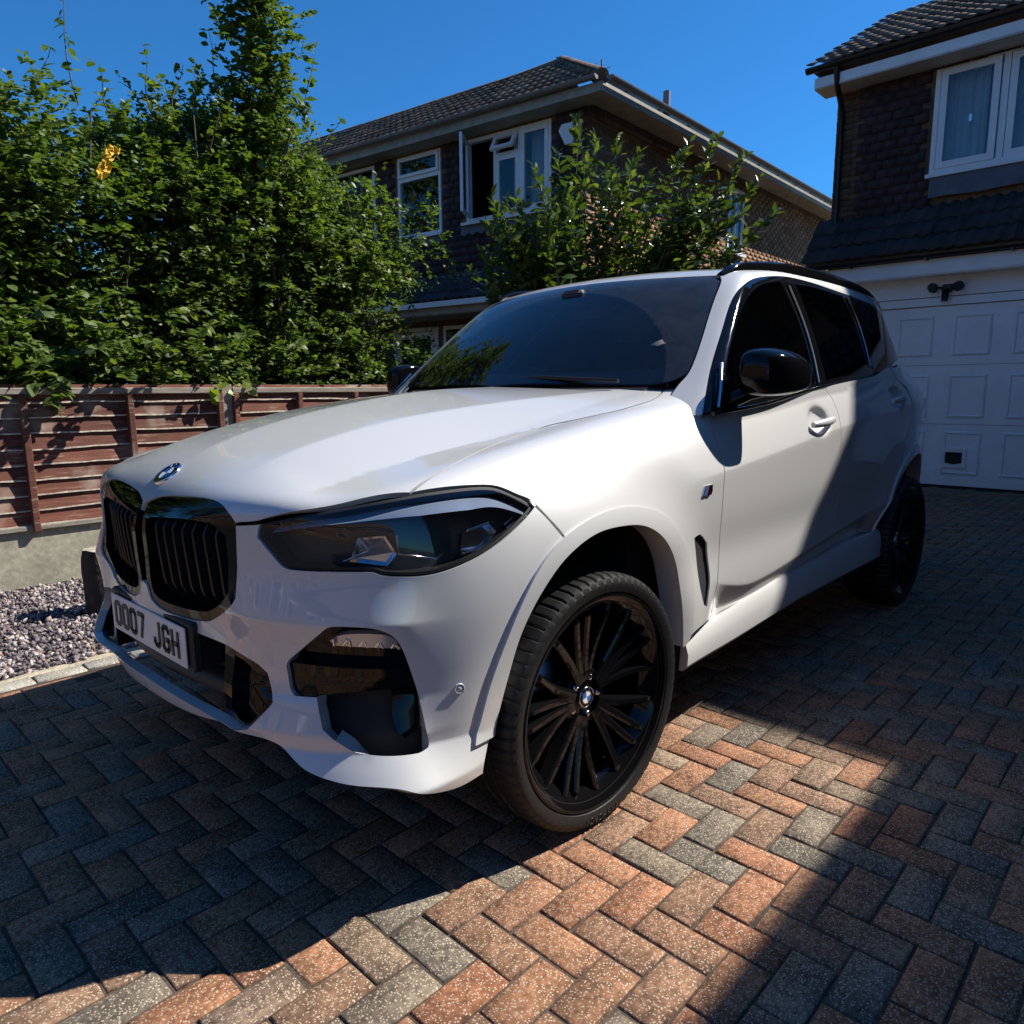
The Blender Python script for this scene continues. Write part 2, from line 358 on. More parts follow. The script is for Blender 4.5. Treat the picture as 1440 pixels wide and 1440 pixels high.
def inset(poly, g):
    """move a closed 2D polygon inwards by g (outwards if negative)"""
    a = np.roll(poly, 1, 0); b = np.roll(poly, -1, 0)
    e1 = poly - a; e2 = b - poly
    e1 /= np.maximum(np.linalg.norm(e1, axis=1, keepdims=True), 1e-9); e2 /= np.maximum(np.linalg.norm(e2, axis=1, keepdims=True), 1e-9)
    s = np.sign(np.sum(poly[:, 0] * np.roll(poly[:, 1], -1) - np.roll(poly[:, 0], -1) * poly[:, 1]))
    n = np.stack([-(e1[:, 1] + e2[:, 1]), e1[:, 0] + e2[:, 0]], 1)
    n /= np.maximum(np.linalg.norm(n, axis=1, keepdims=True), 1e-9)
    return poly + n * g * s
def panel_geo(F, D, outer, holes=(), step=.03, lo=.2, hi=2.4, off=0.0, flange=.014, gap=.0028, hole_flange=.03, edge=.014, raw=False, extra=None, hole_dir=None, seam=None, lines=()):
    """vertices, triangles, loop normals of a piece of the surface F=0 inside an outline"""
    D, A, B = frame(D)
    def to2(P3): P3 = np.asarray(P3)[:, :3]; return np.stack([P3 @ A, P3 @ B], 1)
    polys = [to2(outer if raw else cr_path(outer, edge))] + [to2(h if raw else cr_path(h, edge)) for h in holes]
    if seam is None: polys[0] = inset(polys[0], gap)
    else:
        q = inset(polys[0], gap); keep = seam(outer if raw else cr_path(outer, edge)); q[keep] = polys[0][keep]; polys[0] = q
    polys = [polys[0]] + [inset(h, -gap) for h in polys[1:]]
    mn, mx = polys[0].min(0), polys[0].max(0)
    gx = np.arange(mn[0], mx[0], step); gy = np.arange(mn[1], mx[1], step * .866)
    G = np.stack(np.meshgrid(gx, gy), -1); G[1::2, :, 0] += step / 2; G = G.reshape(-1, 2)
    if extra is not None:
        c, rad, st = extra; c2 = to2([c])[0]
        ex = np.arange(-rad, rad, st); E2 = np.stack(np.meshgrid(ex, ex), -1).reshape(-1, 2); E2 = E2[np.hypot(*E2.T) < rad] + c2
        G = G[np.hypot(*(G - c2).T) > rad + st]; G = np.concatenate([G, E2])
    if len(lines):      # extra points along creases
        LP = to2(np.concatenate(lines))
        dm = np.full(len(G), 9.)
        for i in range(0, len(LP), 200): dm = np.minimum(dm, np.hypot(G[:, None, 0] - LP[None, i:i + 200, 0], G[:, None, 1] - LP[None, i:i + 200, 1]).min(1))
        G = np.concatenate([G[dm > .010], LP])
    k = inpoly(G, polys[0])
    for h in polys[1:]: k &= ~inpoly(G, h)
    G = G[k]
    bp = np.concatenate(polys)
    if len(G):
        dm = np.full(len(G), 9.)
        for i in range(0, len(bp), 200): dm = np.minimum(dm, np.hypot(G[:, None, 0] - bp[None, i:i + 200, 0], G[:, None, 1] - bp[None, i:i + 200, 1]).min(1))
        G = G[dm > min(edge, step) * (.55 if not len(lines) else .35)]
    edges = []; b = 0
    for q in polys: n = len(q); edges += [(b + i, b + (i + 1) % n) for i in range(n)]; b += n
    allp = np.concatenate([bp, G])
    vs, _, fs, ov, _, _ = delaunay_2d_cdt([Vector(v) for v in allp], edges, [], 0, 1e-7, True)
    V2 = np.array([tuple(v) for v in vs]); T = np.array([f for f in fs if len(f) == 3])
    cen = V2[T].mean(1); k = inpoly(cen, polys[0])
    for h in polys[1:]: k &= ~inpoly(cen, h)
    T = T[k]
    O = V2[:, :1] * A + V2[:, 1:] * B
    P = solve(F, O, np.broadcast_to(D, O.shape), lo, hi)
    N = grad(F, P)
    if off: P = P + N * off
    # orient
    a, b_, c = P[T[:, 0]], P[T[:, 1]], P[T[:, 2]]
    fl = np.einsum('ij,ij->i', np.cross(b_ - a, c - a), N[T[:, 0]]) < 0
    T[fl] = T[fl][:, ::-1]
    V = [P]; FA = [T]; LN = [N[T].reshape(-1, 3)]; nv = len(P)
    # flanges: boundary loops folded inwards
    first = {}
    for i, o in enumerate(ov):
        for j in o: first[j] = i
    b = 0
    for qi, q in enumerate(polys):
        n = len(q); idx = np.array([first[b + i] for i in range(n)]); b += n
        dep = flange if qi == 0 else (hole_flange if np.isscalar(hole_flange) else hole_flange[qi - 1])
        if dep <= 0: continue
        p0 = P[idx]
        dr = -N[idx] if (qi == 0 or hole_dir is None) else np.broadcast_to(np.array(hole_dir, float), p0.shape)
        p1 = p0 + dr * dep
        W = np.concatenate([p0, p1]); i0 = np.arange(n); i1 = (i0 + 1) % n
        Q = np.concatenate([np.stack([i0, i1, n + i1], 1), np.stack([i0, n + i1, n + i0], 1)])
        if seam is not None and qi == 0:
            kk = seam(p0); Q = Q[~(kk[Q[:, 0] % n] & kk[Q[:, 1] % n])]
        # wanted side: away from the panel's inside
        fn = np.cross(W[Q[:, 1]] - W[Q[:, 0]], W[Q[:, 2]] - W[Q[:, 0]])
        mid = W[Q].mean(1)
        e = inset(q, .004 if qi == 0 else -.004); inn = e[Q[:, 0] % n, :1] * A + e[Q[:, 0] % n, 1:] * B - (q[Q[:, 0] % n, :1] * A + q[Q[:, 0] % n, 1:] * B)
        f2 = np.einsum('ij,ij->i', fn, inn) > 0
        Q[f2] = Q[f2][:, ::-1]; fn[f2] *= -1
        fn /= np.maximum(np.linalg.norm(fn, axis=1, keepdims=True), 1e-12)
        # smooth along the loop
        acc = np.zeros((len(W), 3))
        for c_ in range(3): np.add.at(acc, Q[:, c_], fn)
        acc /= np.maximum(np.linalg.norm(acc, axis=1, keepdims=True), 1e-12)
        V.append(W); FA.append(Q + nv); LN.append(acc[Q].reshape(-1, 3)); nv += len(W)
    return np.concatenate(V), np.concatenate(FA), np.concatenate(LN)
def geo_obj(name, geo, mat, parent, mirror=False, both=False):
    V, F, LN = geo
    if mirror or both:
        s = np.array([1, -1, 1.])
        V2, F2, L2 = V * s, F[:, ::-1], (LN * s).reshape(-1, 3, 3)[:, ::-1].reshape(-1, 3)
        if both: V, F, LN = np.concatenate([V, V2]), np.concatenate([F, F2 + len(V)]), np.concatenate([LN, L2])
        else: V, F, LN = V2, F2, L2
    me = mesh_np(name, V, F, [mat] if not isinstance(mat, (list, tuple)) else mat, smooth=True)
    me.normals_split_custom_set([tuple(x) for x in LN])
    return link(name, me, parent)
def panel(name, F, D, outer, mat, parent, both=False, pair=False, label=None, **k):
    g = panel_geo(F, D, outer, **k)
    o = geo_obj(name, g, mat, parent, both=both)
    if label: o['label'] = label
    if pair: geo_obj(name, g, mat, parent, mirror=True)
    return o
def sweep_geo(path, prof, closed_prof=False):
    """path: list of (point, e1, e2); prof: list of (u, v)"""
    V = []; F = []; m = len(prof)
    for p, e1, e2 in path:
        for u, v in prof: V.append(np.asarray(p) + np.asarray(e1) * u + np.asarray(e2) * v)
    for i in range(len(path) - 1):
        for k in range(m if closed_prof else m - 1):
            l = (k + 1) % m; F.append((i * m + k, i * m + l, (i + 1) * m + l, (i + 1) * m + k))
    return V, F
def paint_mat():
    m, n, l, p = newmat('car_paint')
    p.inputs['Base Color'].default_value = (.575, .572, .560, 1); p.inputs['Roughness'].default_value = .45
    p.inputs['Coat Weight'].default_value = 1.0; p.inputs['Coat IOR'].default_value = 1.6; p.inputs['Coat Roughness'].default_value = .025; p.inputs['Metallic'].default_value = .08
    tc = n.new('ShaderNodeTexCoord'); t = n.new('ShaderNodeTexNoise'); t.inputs['Scale'].default_value = 3.5; t.inputs['Detail'].default_value = 8; t.inputs['Roughness'].default_value = .7
    r = n.new('ShaderNodeMapRange'); r.inputs['From Min'].default_value = .4; r.inputs['From Max'].default_value = .75; r.inputs['To Min'].default_value = .02; r.inputs['To Max'].default_value = .08
    l.new(tc.outputs['Object'], t.inputs['Vector']); l.new(t.outputs['Fac'], r.inputs['Value']); l.new(r.outputs[0], p.inputs['Coat Roughness'])
    MAT['car_paint'] = m
paint_mat()
simple('paint_grey', (.40, .41, .42), .35, coat=.6)
simple('gloss_black', (.004, .004, .0045), .05, spec=.30)
simple('satin_black', (.012, .012, .013), .28)
simple('matte_black', (.008, .008, .009), .7)
simple('dark_plastic', (.015, .015, .016), .45)
simple('rubber', (.011, .011, .0115), .5, noise_amt=.25, nscale=30, bump=.1, bscale=200, spec=.35)
simple('tyre_text', (.035, .034, .032), .6)
simple('lamp_grey', (.045, .044, .043), .3)
simple('chrome', (.75, .76, .78), .12, metal=1.0)
simple('satin_metal', (.55, .55, .57), .25, metal=1.0)
simple('steel', (.25, .25, .26), .35, metal=1.0)
simple('lamp_silver', (.78, .81, .85), .16, metal=1.0)
simple('red_lens', (.22, .010, .012), .08, coat=1.0)
simple('plate_white', (.72, .72, .70), .35)
simple('plate_black', (.012, .012, .013), .5)
simple('lens_sky_sheen', (.30, .36, .46), .30, metal=.35, coat=.5)  # blue sheen of reflected sky given as base colour
simple('badge_blue', (.03, .12, .42), .2, coat=.5)
simple('badge_light_blue', (.06, .14, .28), .2, coat=.5)
simple('badge_red', (.22, .012, .018), .2, coat=.5)
simple('cabin_dark', (.018, .018, .020), .6)
simple('cabin_leather', (.34, .32, .29), .55)
glass_mat('tinted_glass', (.04, .045, .05), 1.5, 0.0)
glass_mat('windscreen_glass', (.55, .60, .60), 1.52, 0.0)
glass_mat('lamp_lens', (.80, .82, .84), 1.55, 0.0)
simple('lamp_clear', (.42, .43, .45), .18, metal=.5, coat=.8)

def dusty_screen():
    m = MAT['windscreen_glass']; n, l = m.node_tree.nodes, m.node_tree.links
    out = [x for x in n if x.type == 'OUTPUT_MATERIAL'][0]; src = out.inputs['Surface'].links[0].from_socket
    g = n.new('ShaderNodeNewGeometry'); d = n.new('ShaderNodeVectorMath'); d.operation = 'DISTANCE'; l.new(g.outputs['Position'], d.inputs[0]); d.inputs[1].default_value = (-.553, -.009, 1.141)
    r = n.new('ShaderNodeMapRange'); r.inputs['From Min'].default_value = .743; r.inputs['From Max'].default_value = .752; r.inputs['To Min'].default_value = .012; r.inputs['To Max'].default_value = .055; l.new(d.outputs['Value'], r.inputs['Value'])
    t = n.new('ShaderNodeTexNoise'); t.inputs['Scale'].default_value = 9; t.inputs['Detail'].default_value = 8; t.inputs['Roughness'].default_value = .7; l.new(g.outputs['Position'], t.inputs['Vector'])
    q = n.new('ShaderNodeMapRange'); q.inputs['From Min'].default_value = .35; q.inputs['From Max'].default_value = .7; q.inputs['To Min'].default_value = .6; q.inputs['To Max'].default_value = 1.4; l.new(t.outputs['Fac'], q.inputs['Value'])
    mu = n.new('ShaderNodeMath'); mu.operation = 'MULTIPLY'; l.new(r.outputs[0], mu.inputs[0]); l.new(q.outputs[0], mu.inputs[1])
    df = n.new('ShaderNodeBsdfDiffuse'); df.inputs[0].default_value = (.40, .40, .38, 1)
    mx = n.new('ShaderNodeMixShader'); l.new(mu.outputs[0], mx.inputs[0]); l.new(src, mx.inputs[1]); l.new(df.outputs[0], mx.inputs[2]); l.new(mx.outputs[0], out.inputs['Surface'])
dusty_screen()
# ------------------------------------------------------------------ surroundings: helpers and materials
CAM_P = np.array(cam.matrix_world.translation); CAM_R = np.array(cam.matrix_world.to_3x3())
def view_size(P, size=1.0):
    """rough size in the picture (0 when outside it), for choosing which pieces stay separate objects"""
    q = (np.asarray(P) - CAM_P) @ CAM_R
    d = -q[:, 2]; u = q[:, 0] / np.maximum(d, .01) * .7095; v = q[:, 1] / np.maximum(d, .01) * .7095
    return np.where((d > .1) & (np.abs(u) < .52) & (np.abs(v) < .52), size / np.maximum(d, .1), 0)
def pieces(parent, name, base, M, mat, maxn=300, size=1.0, smooth=False, vis=None, rest_name=None, bases=None, which=None):
    """alike pieces at the 4x4 transforms M: those that show largest as objects sharing a mesh, the rest joined"""
    M = np.asarray(M, float)
    if bases is None: bases = [base]; which = np.zeros(len(M), int)
    mats = mat if isinstance(mat, (list, tuple)) else [mat]
    vs = view_size(M[:, :3, 3], size) if vis is None else vis
    order = np.argsort(-vs); single = order[:maxn]; single = single[vs[single] > 0]
    meshes = []
    for (V, F) in bases: meshes.append(mesh_np(name, V, F, mats, smooth=smooth))
    for i in single:
        o = bpy.data.objects.new(name, meshes[which[i]]); COL.objects.link(o); o.parent = parent
        o.matrix_local = Matrix(M[i].tolist())
    rest = np.ones(len(M), bool); rest[single] = False
    idx = np.nonzero(rest)[0]
    if len(idx):
        VV = []; FF = []; nv = 0
        for b, (V, F) in enumerate(bases):
            k = idx[which[idx] == b]
            if not len(k): continue
            V = np.asarray(V, float); F = np.asarray(F)
            W = np.einsum('nij,vj->nvi', M[k][:, :3, :3], V) + M[k][:, None, :3, 3]
            VV.append(W.reshape(-1, 3)); FF.append((F[None] + (np.arange(len(k)) * len(V))[:, None, None]).reshape(-1, F.shape[1]) + nv); nv += len(k) * len(V)
        o = link(rest_name or name, mesh_np(rest_name or name, np.concatenate(VV), np.concatenate(FF), mats, smooth=smooth), parent)
        o['kind'] = 'stuff'
def m4(pos, X, Y, Z):
    m = np.eye(4); m[:3, 0] = X; m[:3, 1] = Y; m[:3, 2] = Z; m[:3, 3] = pos; return m
def rotz(a): c, s = math.cos(a), math.sin(a); return np.array([[c, -s, 0], [s, c, 0], [0, 0, 1.]])
def rand_node(n, l):
    """a random number per object and per loose piece"""
    oi = n.new('ShaderNodeObjectInfo'); ge = n.new('ShaderNodeNewGeometry')
    a = n.new('ShaderNodeMath'); a.operation = 'ADD'; f = n.new('ShaderNodeMath'); f.operation = 'FRACT'
    l.new(oi.outputs['Random'], a.inputs[0]); l.new(ge.outputs['Random Per Island'], a.inputs[1]); l.new(a.outputs[0], f.inputs[0])
    return f.outputs[0]
def ramp(n, stops, interp='LINEAR'):
    r = n.new('ShaderNodeValToRGB'); r.color_ramp.interpolation = interp; e = r.color_ramp.elements
    while len(e) < len(stops): e.new(.5)
    for k, (p, c) in enumerate(stops): e[k].position = p; e[k].color = (*c, 1)
    return r
def mixc(n, l, fac, a, b, mode='MIX'):
    m = n.new('ShaderNodeMix'); m.data_type = 'RGBA'; m.blend_type = mode
    for s, v in ((m.inputs[0], fac), (m.inputs[6], a), (m.inputs[7], b)):
        if isinstance(v, (int, float)): s.default_value = v
        elif isinstance(v, tuple): s.default_value = (*v, 1) if len(v) == 3 else v
        else: l.new(v, s)
    return m.outputs[2]
def tex(n, l, kind, scale, vec, detail=4, **kw):
    t = n.new('ShaderNodeTex' + kind); t.inputs['Scale'].default_value = scale
    if 'Detail' in t.inputs and kind != 'Voronoi': t.inputs['Detail'].default_value = detail
    for k, v in kw.items(): t.inputs[k].default_value = v
    if vec is not None: l.new(vec, t.inputs['Vector'])
    return t
def maprange(n, l, v, a, b, c, d):
    r = n.new('ShaderNodeMapRange'); r.clamp = True
    for k, x in zip(('From Min', 'From Max', 'To Min', 'To Max'), (a, b, c, d)): r.inputs[k].default_value = x
    l.new(v, r.inputs['Value']); return r.outputs[0]
def wpos(n): return n.new('ShaderNodeNewGeometry').outputs['Position']
def bump(n, l, h, p, st=.4, dist=.003):
    b = n.new('ShaderNodeBump'); b.inputs['Strength'].default_value = st; b.inputs['Distance'].default_value = dist
    l.new(h, b.inputs['Height']); l.new(b.outputs[0], p.inputs['Normal'])

def piece_mat(name, stops, rough=.85, speck=None, grain=40, gamt=.25, bumpd=.002, mottle=3.0, mamt=.3, spec=.3, flat=False):
    """colour by piece (ramp stops), mottled; optional pale specks"""
    m, n, l, p = newmat(name); r = rand_node(n, l); rp = ramp(n, stops); l.new(r, rp.inputs[0])
    P = wpos(n)
    mo = tex(n, l, 'Noise', mottle, P, 5); g = tex(n, l, 'Noise', grain, P, 4)
    c = mixc(n, l, 1.0, rp.outputs[0], maprange(n, l, mo.outputs['Fac'], .3, .7, 1 - mamt, 1 + mamt), 'MULTIPLY')
    c = mixc(n, l, 1.0, c, maprange(n, l, g.outputs['Fac'], .3, .7, 1 - gamt, 1 + gamt), 'MULTIPLY')
    st = tex(n, l, 'Noise', 1.3, P, 6); c = mixc(n, l, 1.0, c, maprange(n, l, st.outputs['Fac'], .35, .65, .84, 1.10), 'MULTIPLY')
    if speck:
        sc, thr, col = speck
        wob = tex(n, l, 'Noise', sc * .8, P, 2); vm = n.new('ShaderNodeVectorMath'); vm.operation = 'MULTIPLY_ADD'; vm.inputs[1].default_value = (.9 / sc,) * 3; l.new(wob.outputs['Color'], vm.inputs[0]); l.new(P, vm.inputs[2])
        v = tex(n, l, 'Voronoi', sc, vm.outputs[0])
        if flat: v.voronoi_dimensions = '2D'
        k = maprange(n, l, v.outputs['Distance'], thr, thr * .75, 0, 1)
        v2 = tex(n, l, 'Noise', sc * .55, P, 2); k2 = n.new('ShaderNodeMath'); k2.operation = 'MULTIPLY'; l.new(k, k2.inputs[0]); l.new(maprange(n, l, v2.outputs['Fac'], .44, .50, 0, 1), k2.inputs[1])
        c = mixc(n, l, k2.outputs[0], c, col)
    l.new(c, p.inputs['Base Color']); p.inputs['Roughness'].default_value = rough; p.inputs['Specular IOR Level'].default_value = spec
    bump(n, l, g.outputs['Fac'], p, .6, bumpd)
    MAT[name] = m; return m
def leaf_mat(name, stops, rough=.42, trans=.25):
    m, n, l, p = newmat(name); r = rand_node(n, l); rp = ramp(n, stops); l.new(r, rp.inputs[0])
    p.inputs['Roughness'].default_value = rough; p.inputs['Specular IOR Level'].default_value = .5
    l.new(rp.outputs[0], p.inputs['Base Color'])
    t = n.new('ShaderNodeBsdfTranslucent'); c2 = mixc(n, l, 1.0, rp.outputs[0], (1.5, 1.6, .5), 'MULTIPLY'); l.new(c2, t.inputs[0])
    mx = n.new('ShaderNodeMixShader'); mx.inputs[0].default_value = trans
    out = [x for x in n if x.type == 'OUTPUT_MATERIAL'][0]
    l.new(p.outputs[0], mx.inputs[1]); l.new(t.outputs[0], mx.inputs[2]); l.new(mx.outputs[0], out.inputs['Surface'])
    MAT[name] = m; return m
piece_mat('paver', [(0, (.245, .100, .050)), (.30, (.265, .125, .064)), (.55, (.205, .108, .062)), (.68, (.175, .124, .082)), (.82, (.150, .124, .092)), (.92, (.125, .110, .086)), (1, (.245, .110, .055))], .9, (135, .28, (.44, .36, .265)), 60, .45, .002, 9, .40, flat=True)
piece_mat('border_paver', [(0, (.27, .25, .21)), (1, (.34, .31, .25))], .9, (100, .26, (.6, .56, .48)), 90, .3, .002, 6, .3, flat=True)
piece_mat('joint_sand', [(0, (.075, .056, .042)), (1, (.085, .062, .047))], .95, None, 120, .4, .002, 3, .4)
piece_mat('mortar', [(0, (.42, .36, .25)), (1, (.45, .39, .28))], .95, None, 60, .3, .006, 8, .25)
piece_mat('stone', [(0, (.16, .13, .14)), (.28, (.09, .075, .09)), (.5, (.24, .20, .20)), (.62, (.46, .42, .38)), (.72, (.13, .11, .12)), (.88, (.28, .19, .15)), (1, (.58, .54, .48))], .8, None, 60, .25, .002, 20, .2)
piece_mat('gravel_bed', [(0, (.13, .11, .11)), (1, (.15, .13, .12))], .95, None, 60, .5, .004, 20, .4)
piece_mat('roof_tile', [(0, (.125, .080, .052)), (.5, (.155, .102, .068)), (1, (.19, .135, .095))], .85, (60, .18, (.30, .28, .24)), 50, .35, .003, 4, .35)
piece_mat('dark_tile', [(0, (.030, .026, .028)), (.5, (.042, .036, .036)), (1, (.055, .046, .045))], .6, (70, .14, (.16, .15, .14)), 50, .35, .003, 5, .35)
piece_mat('hung_tile', [(0, (.052, .033, .035)), (.4, (.062, .037, .038)), (.7, (.056, .039, .042)), (1, (.070, .042, .041))], .8, None, 60, .25, .002, 5, .25)
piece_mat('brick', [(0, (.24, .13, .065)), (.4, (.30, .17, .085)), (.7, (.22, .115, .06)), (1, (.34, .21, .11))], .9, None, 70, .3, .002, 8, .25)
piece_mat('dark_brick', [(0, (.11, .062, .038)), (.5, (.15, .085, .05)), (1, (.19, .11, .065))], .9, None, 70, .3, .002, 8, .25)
piece_mat('bed_mortar', [(0, (.215, .122, .062)), (1, (.235, .135, .070))], .95, None, 70, .2, .002, 6, .2)
piece_mat('concrete_board', [(0, (.30, .28, .21)), (1, (.31, .29, .22))], .92, None, 30, .18, .004, 3, .28)
piece_mat('soil', [(0, (.06, .05, .035)), (1, (.07, .055, .04))], .95, None, 20, .4, .01, 1.5, .4)
simple('upvc', (.80, .81, .81), .32, noise_amt=.05, nscale=3)
simple('garage_white', (.84, .85, .85), .42, noise_amt=.10, nscale=2.0)
simple('soffit', (.55, .54, .50), .55, noise_amt=.15, nscale=4)
simple('old_fascia', (.33, .31, .26), .6, noise_amt=.25, nscale=5)
simple('gutter_grey', (.20, .19, .18), .5, noise_amt=.25, nscale=8)
simple('gutter_black', (.012, .012, .013), .35)
simple('lead', (.10, .105, .115), .5, noise_amt=.25, nscale=6)
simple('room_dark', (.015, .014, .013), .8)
simple('curtain', (.72, .80, .86), .85, noise_amt=.1, nscale=4)
simple('yellow_scrap', (.60, .37, .02), .7)
simple('bark', (.030, .025, .021), .9, noise_amt=.5, nscale=14, bump=.8, bscale=40)
simple('cut_wood', (.36, .31, .25), .85, noise_amt=.3, nscale=25)
simple('twig', (.10, .075, .055), .85, noise_amt=.3, nscale=20)
simple('pale_stem', (.20, .19, .11), .7)
glass_mat('house_glass', (.55, .6, .62), 1.55, 0.0, boost=1.1)
leaf_mat('hedge_leaf', [(0, (.045, .080, .018)), (.35, (.075, .120, .028)), (.7, (.105, .160, .038)), (.92, (.14, .19, .042)), (1, (.19, .22, .05))], .50, .36)
leaf_mat('shrub_leaf', [(0, (.045, .080, .020)), (.5, (.075, .120, .028)), (.85, (.12, .165, .040)), (1, (.17, .21, .06))], .22, .28)
leaf_mat('lime_leaf', [(0, (.16, .22, .03)), (1, (.24, .28, .05))], .45, .35)
def wood_mat():
    m, n, l, p = newmat('fence_wood'); P = wpos(n)
    mp = n.new('ShaderNodeMapping'); mp.inputs['Scale'].default_value = (2.2, 14, 26); l.new(P, mp.inputs['Vector'])
    a = tex(n, l, 'Noise', 2.2, mp.outputs[0], 8, Roughness=.7); b = tex(n, l, 'Noise', 1.1, mp.outputs[0], 6)
    rp = ramp(n, [(0, (.050, .016, .010)), (.42, (.105, .034, .020)), (.58, (.150, .052, .031)), (.64, (.26, .18, .13)), (1, (.50, .42, .34))]); l.new(a.outputs['Fac'], rp.inputs[0])
    r = rand_node(n, l); c = mixc(n, l, 1.0, rp.outputs[0], maprange(n, l, r, 0, 1, .75, 1.25), 'MULTIPLY')
    w = tex(n, l, 'Noise', 3.2, P, 5); c = mixc(n, l, maprange(n, l, w.outputs['Fac'], .56, .72, 0, .7), c, (.40, .33, .26))
    l.new(c, p.inputs['Base Color']); p.inputs['Roughness'].default_value = .85; bump(n, l, a.outputs['Fac'], p, .7, .004); MAT['fence_wood'] = m
    m, n, l, p = newmat('grey_wood'); P = wpos(n)
    mp = n.new('ShaderNodeMapping'); mp.inputs['Scale'].default_value = (3, 20, 20); l.new(P, mp.inputs['Vector'])
    a = tex(n, l, 'Noise', 2, mp.outputs[0], 8, Roughness=.7); rp = ramp(n, [(.2, (.10, .085, .065)), (.5, (.24, .21, .17)), (.8, (.42, .38, .32))]); l.new(a.outputs['Fac'], rp.inputs[0])
    l.new(rp.outputs[0], p.inputs['Base Color']); p.inputs['Roughness'].default_value = .9; bump(n, l, a.outputs['Fac'], p, .6, .003); MAT['grey_wood'] = m
piece_mat('asphalt', [(0, (.045, .045, .047)), (1, (.055, .055, .056))], .9, None, 150, .35, .002, 1.0, .2)
simple('bare_wood', (.50, .43, .35), .9, noise_amt=.5, nscale=30)
wood_mat()
BOXF = np.array([(0, 2, 3, 1), (4, 5, 7, 6), (0, 1, 5, 4), (1, 3, 7, 5), (3, 2, 6, 7), (2, 0, 4, 6)])
def box_vf(x, y, z, cz=0.0):
    return np.array([(a * x / 2, b * y / 2, c * z / 2 + cz) for c in (-1, 1) for b in (-1, 1) for a in (-1, 1)]), BOXF
def brick_vf(x, y, z, ch):
    """block with a chamfered top, top at z = 0"""
    V = [(a * x / 2, b * y / 2, -z) for a, b in ((-1, -1), (1, -1), (1, 1), (-1, 1))] + [(a * x / 2, b * y / 2, -ch * .8) for a, b in ((-1, -1), (1, -1), (1, 1), (-1, 1))] \
        + [(a * (x / 2 - ch), b * (y / 2 - ch), 0) for a, b in ((-1, -1), (1, -1), (1, 1), (-1, 1))]
    F = [(8, 9, 10, 11)] + [(4 + i, 4 + (i + 1) % 4, 8 + (i + 1) % 4, 8 + i) for i in range(4)] + [(i, (i + 1) % 4, 4 + (i + 1) % 4, 4 + i) for i in range(4)]
    return np.array(V, float), np.array(F)

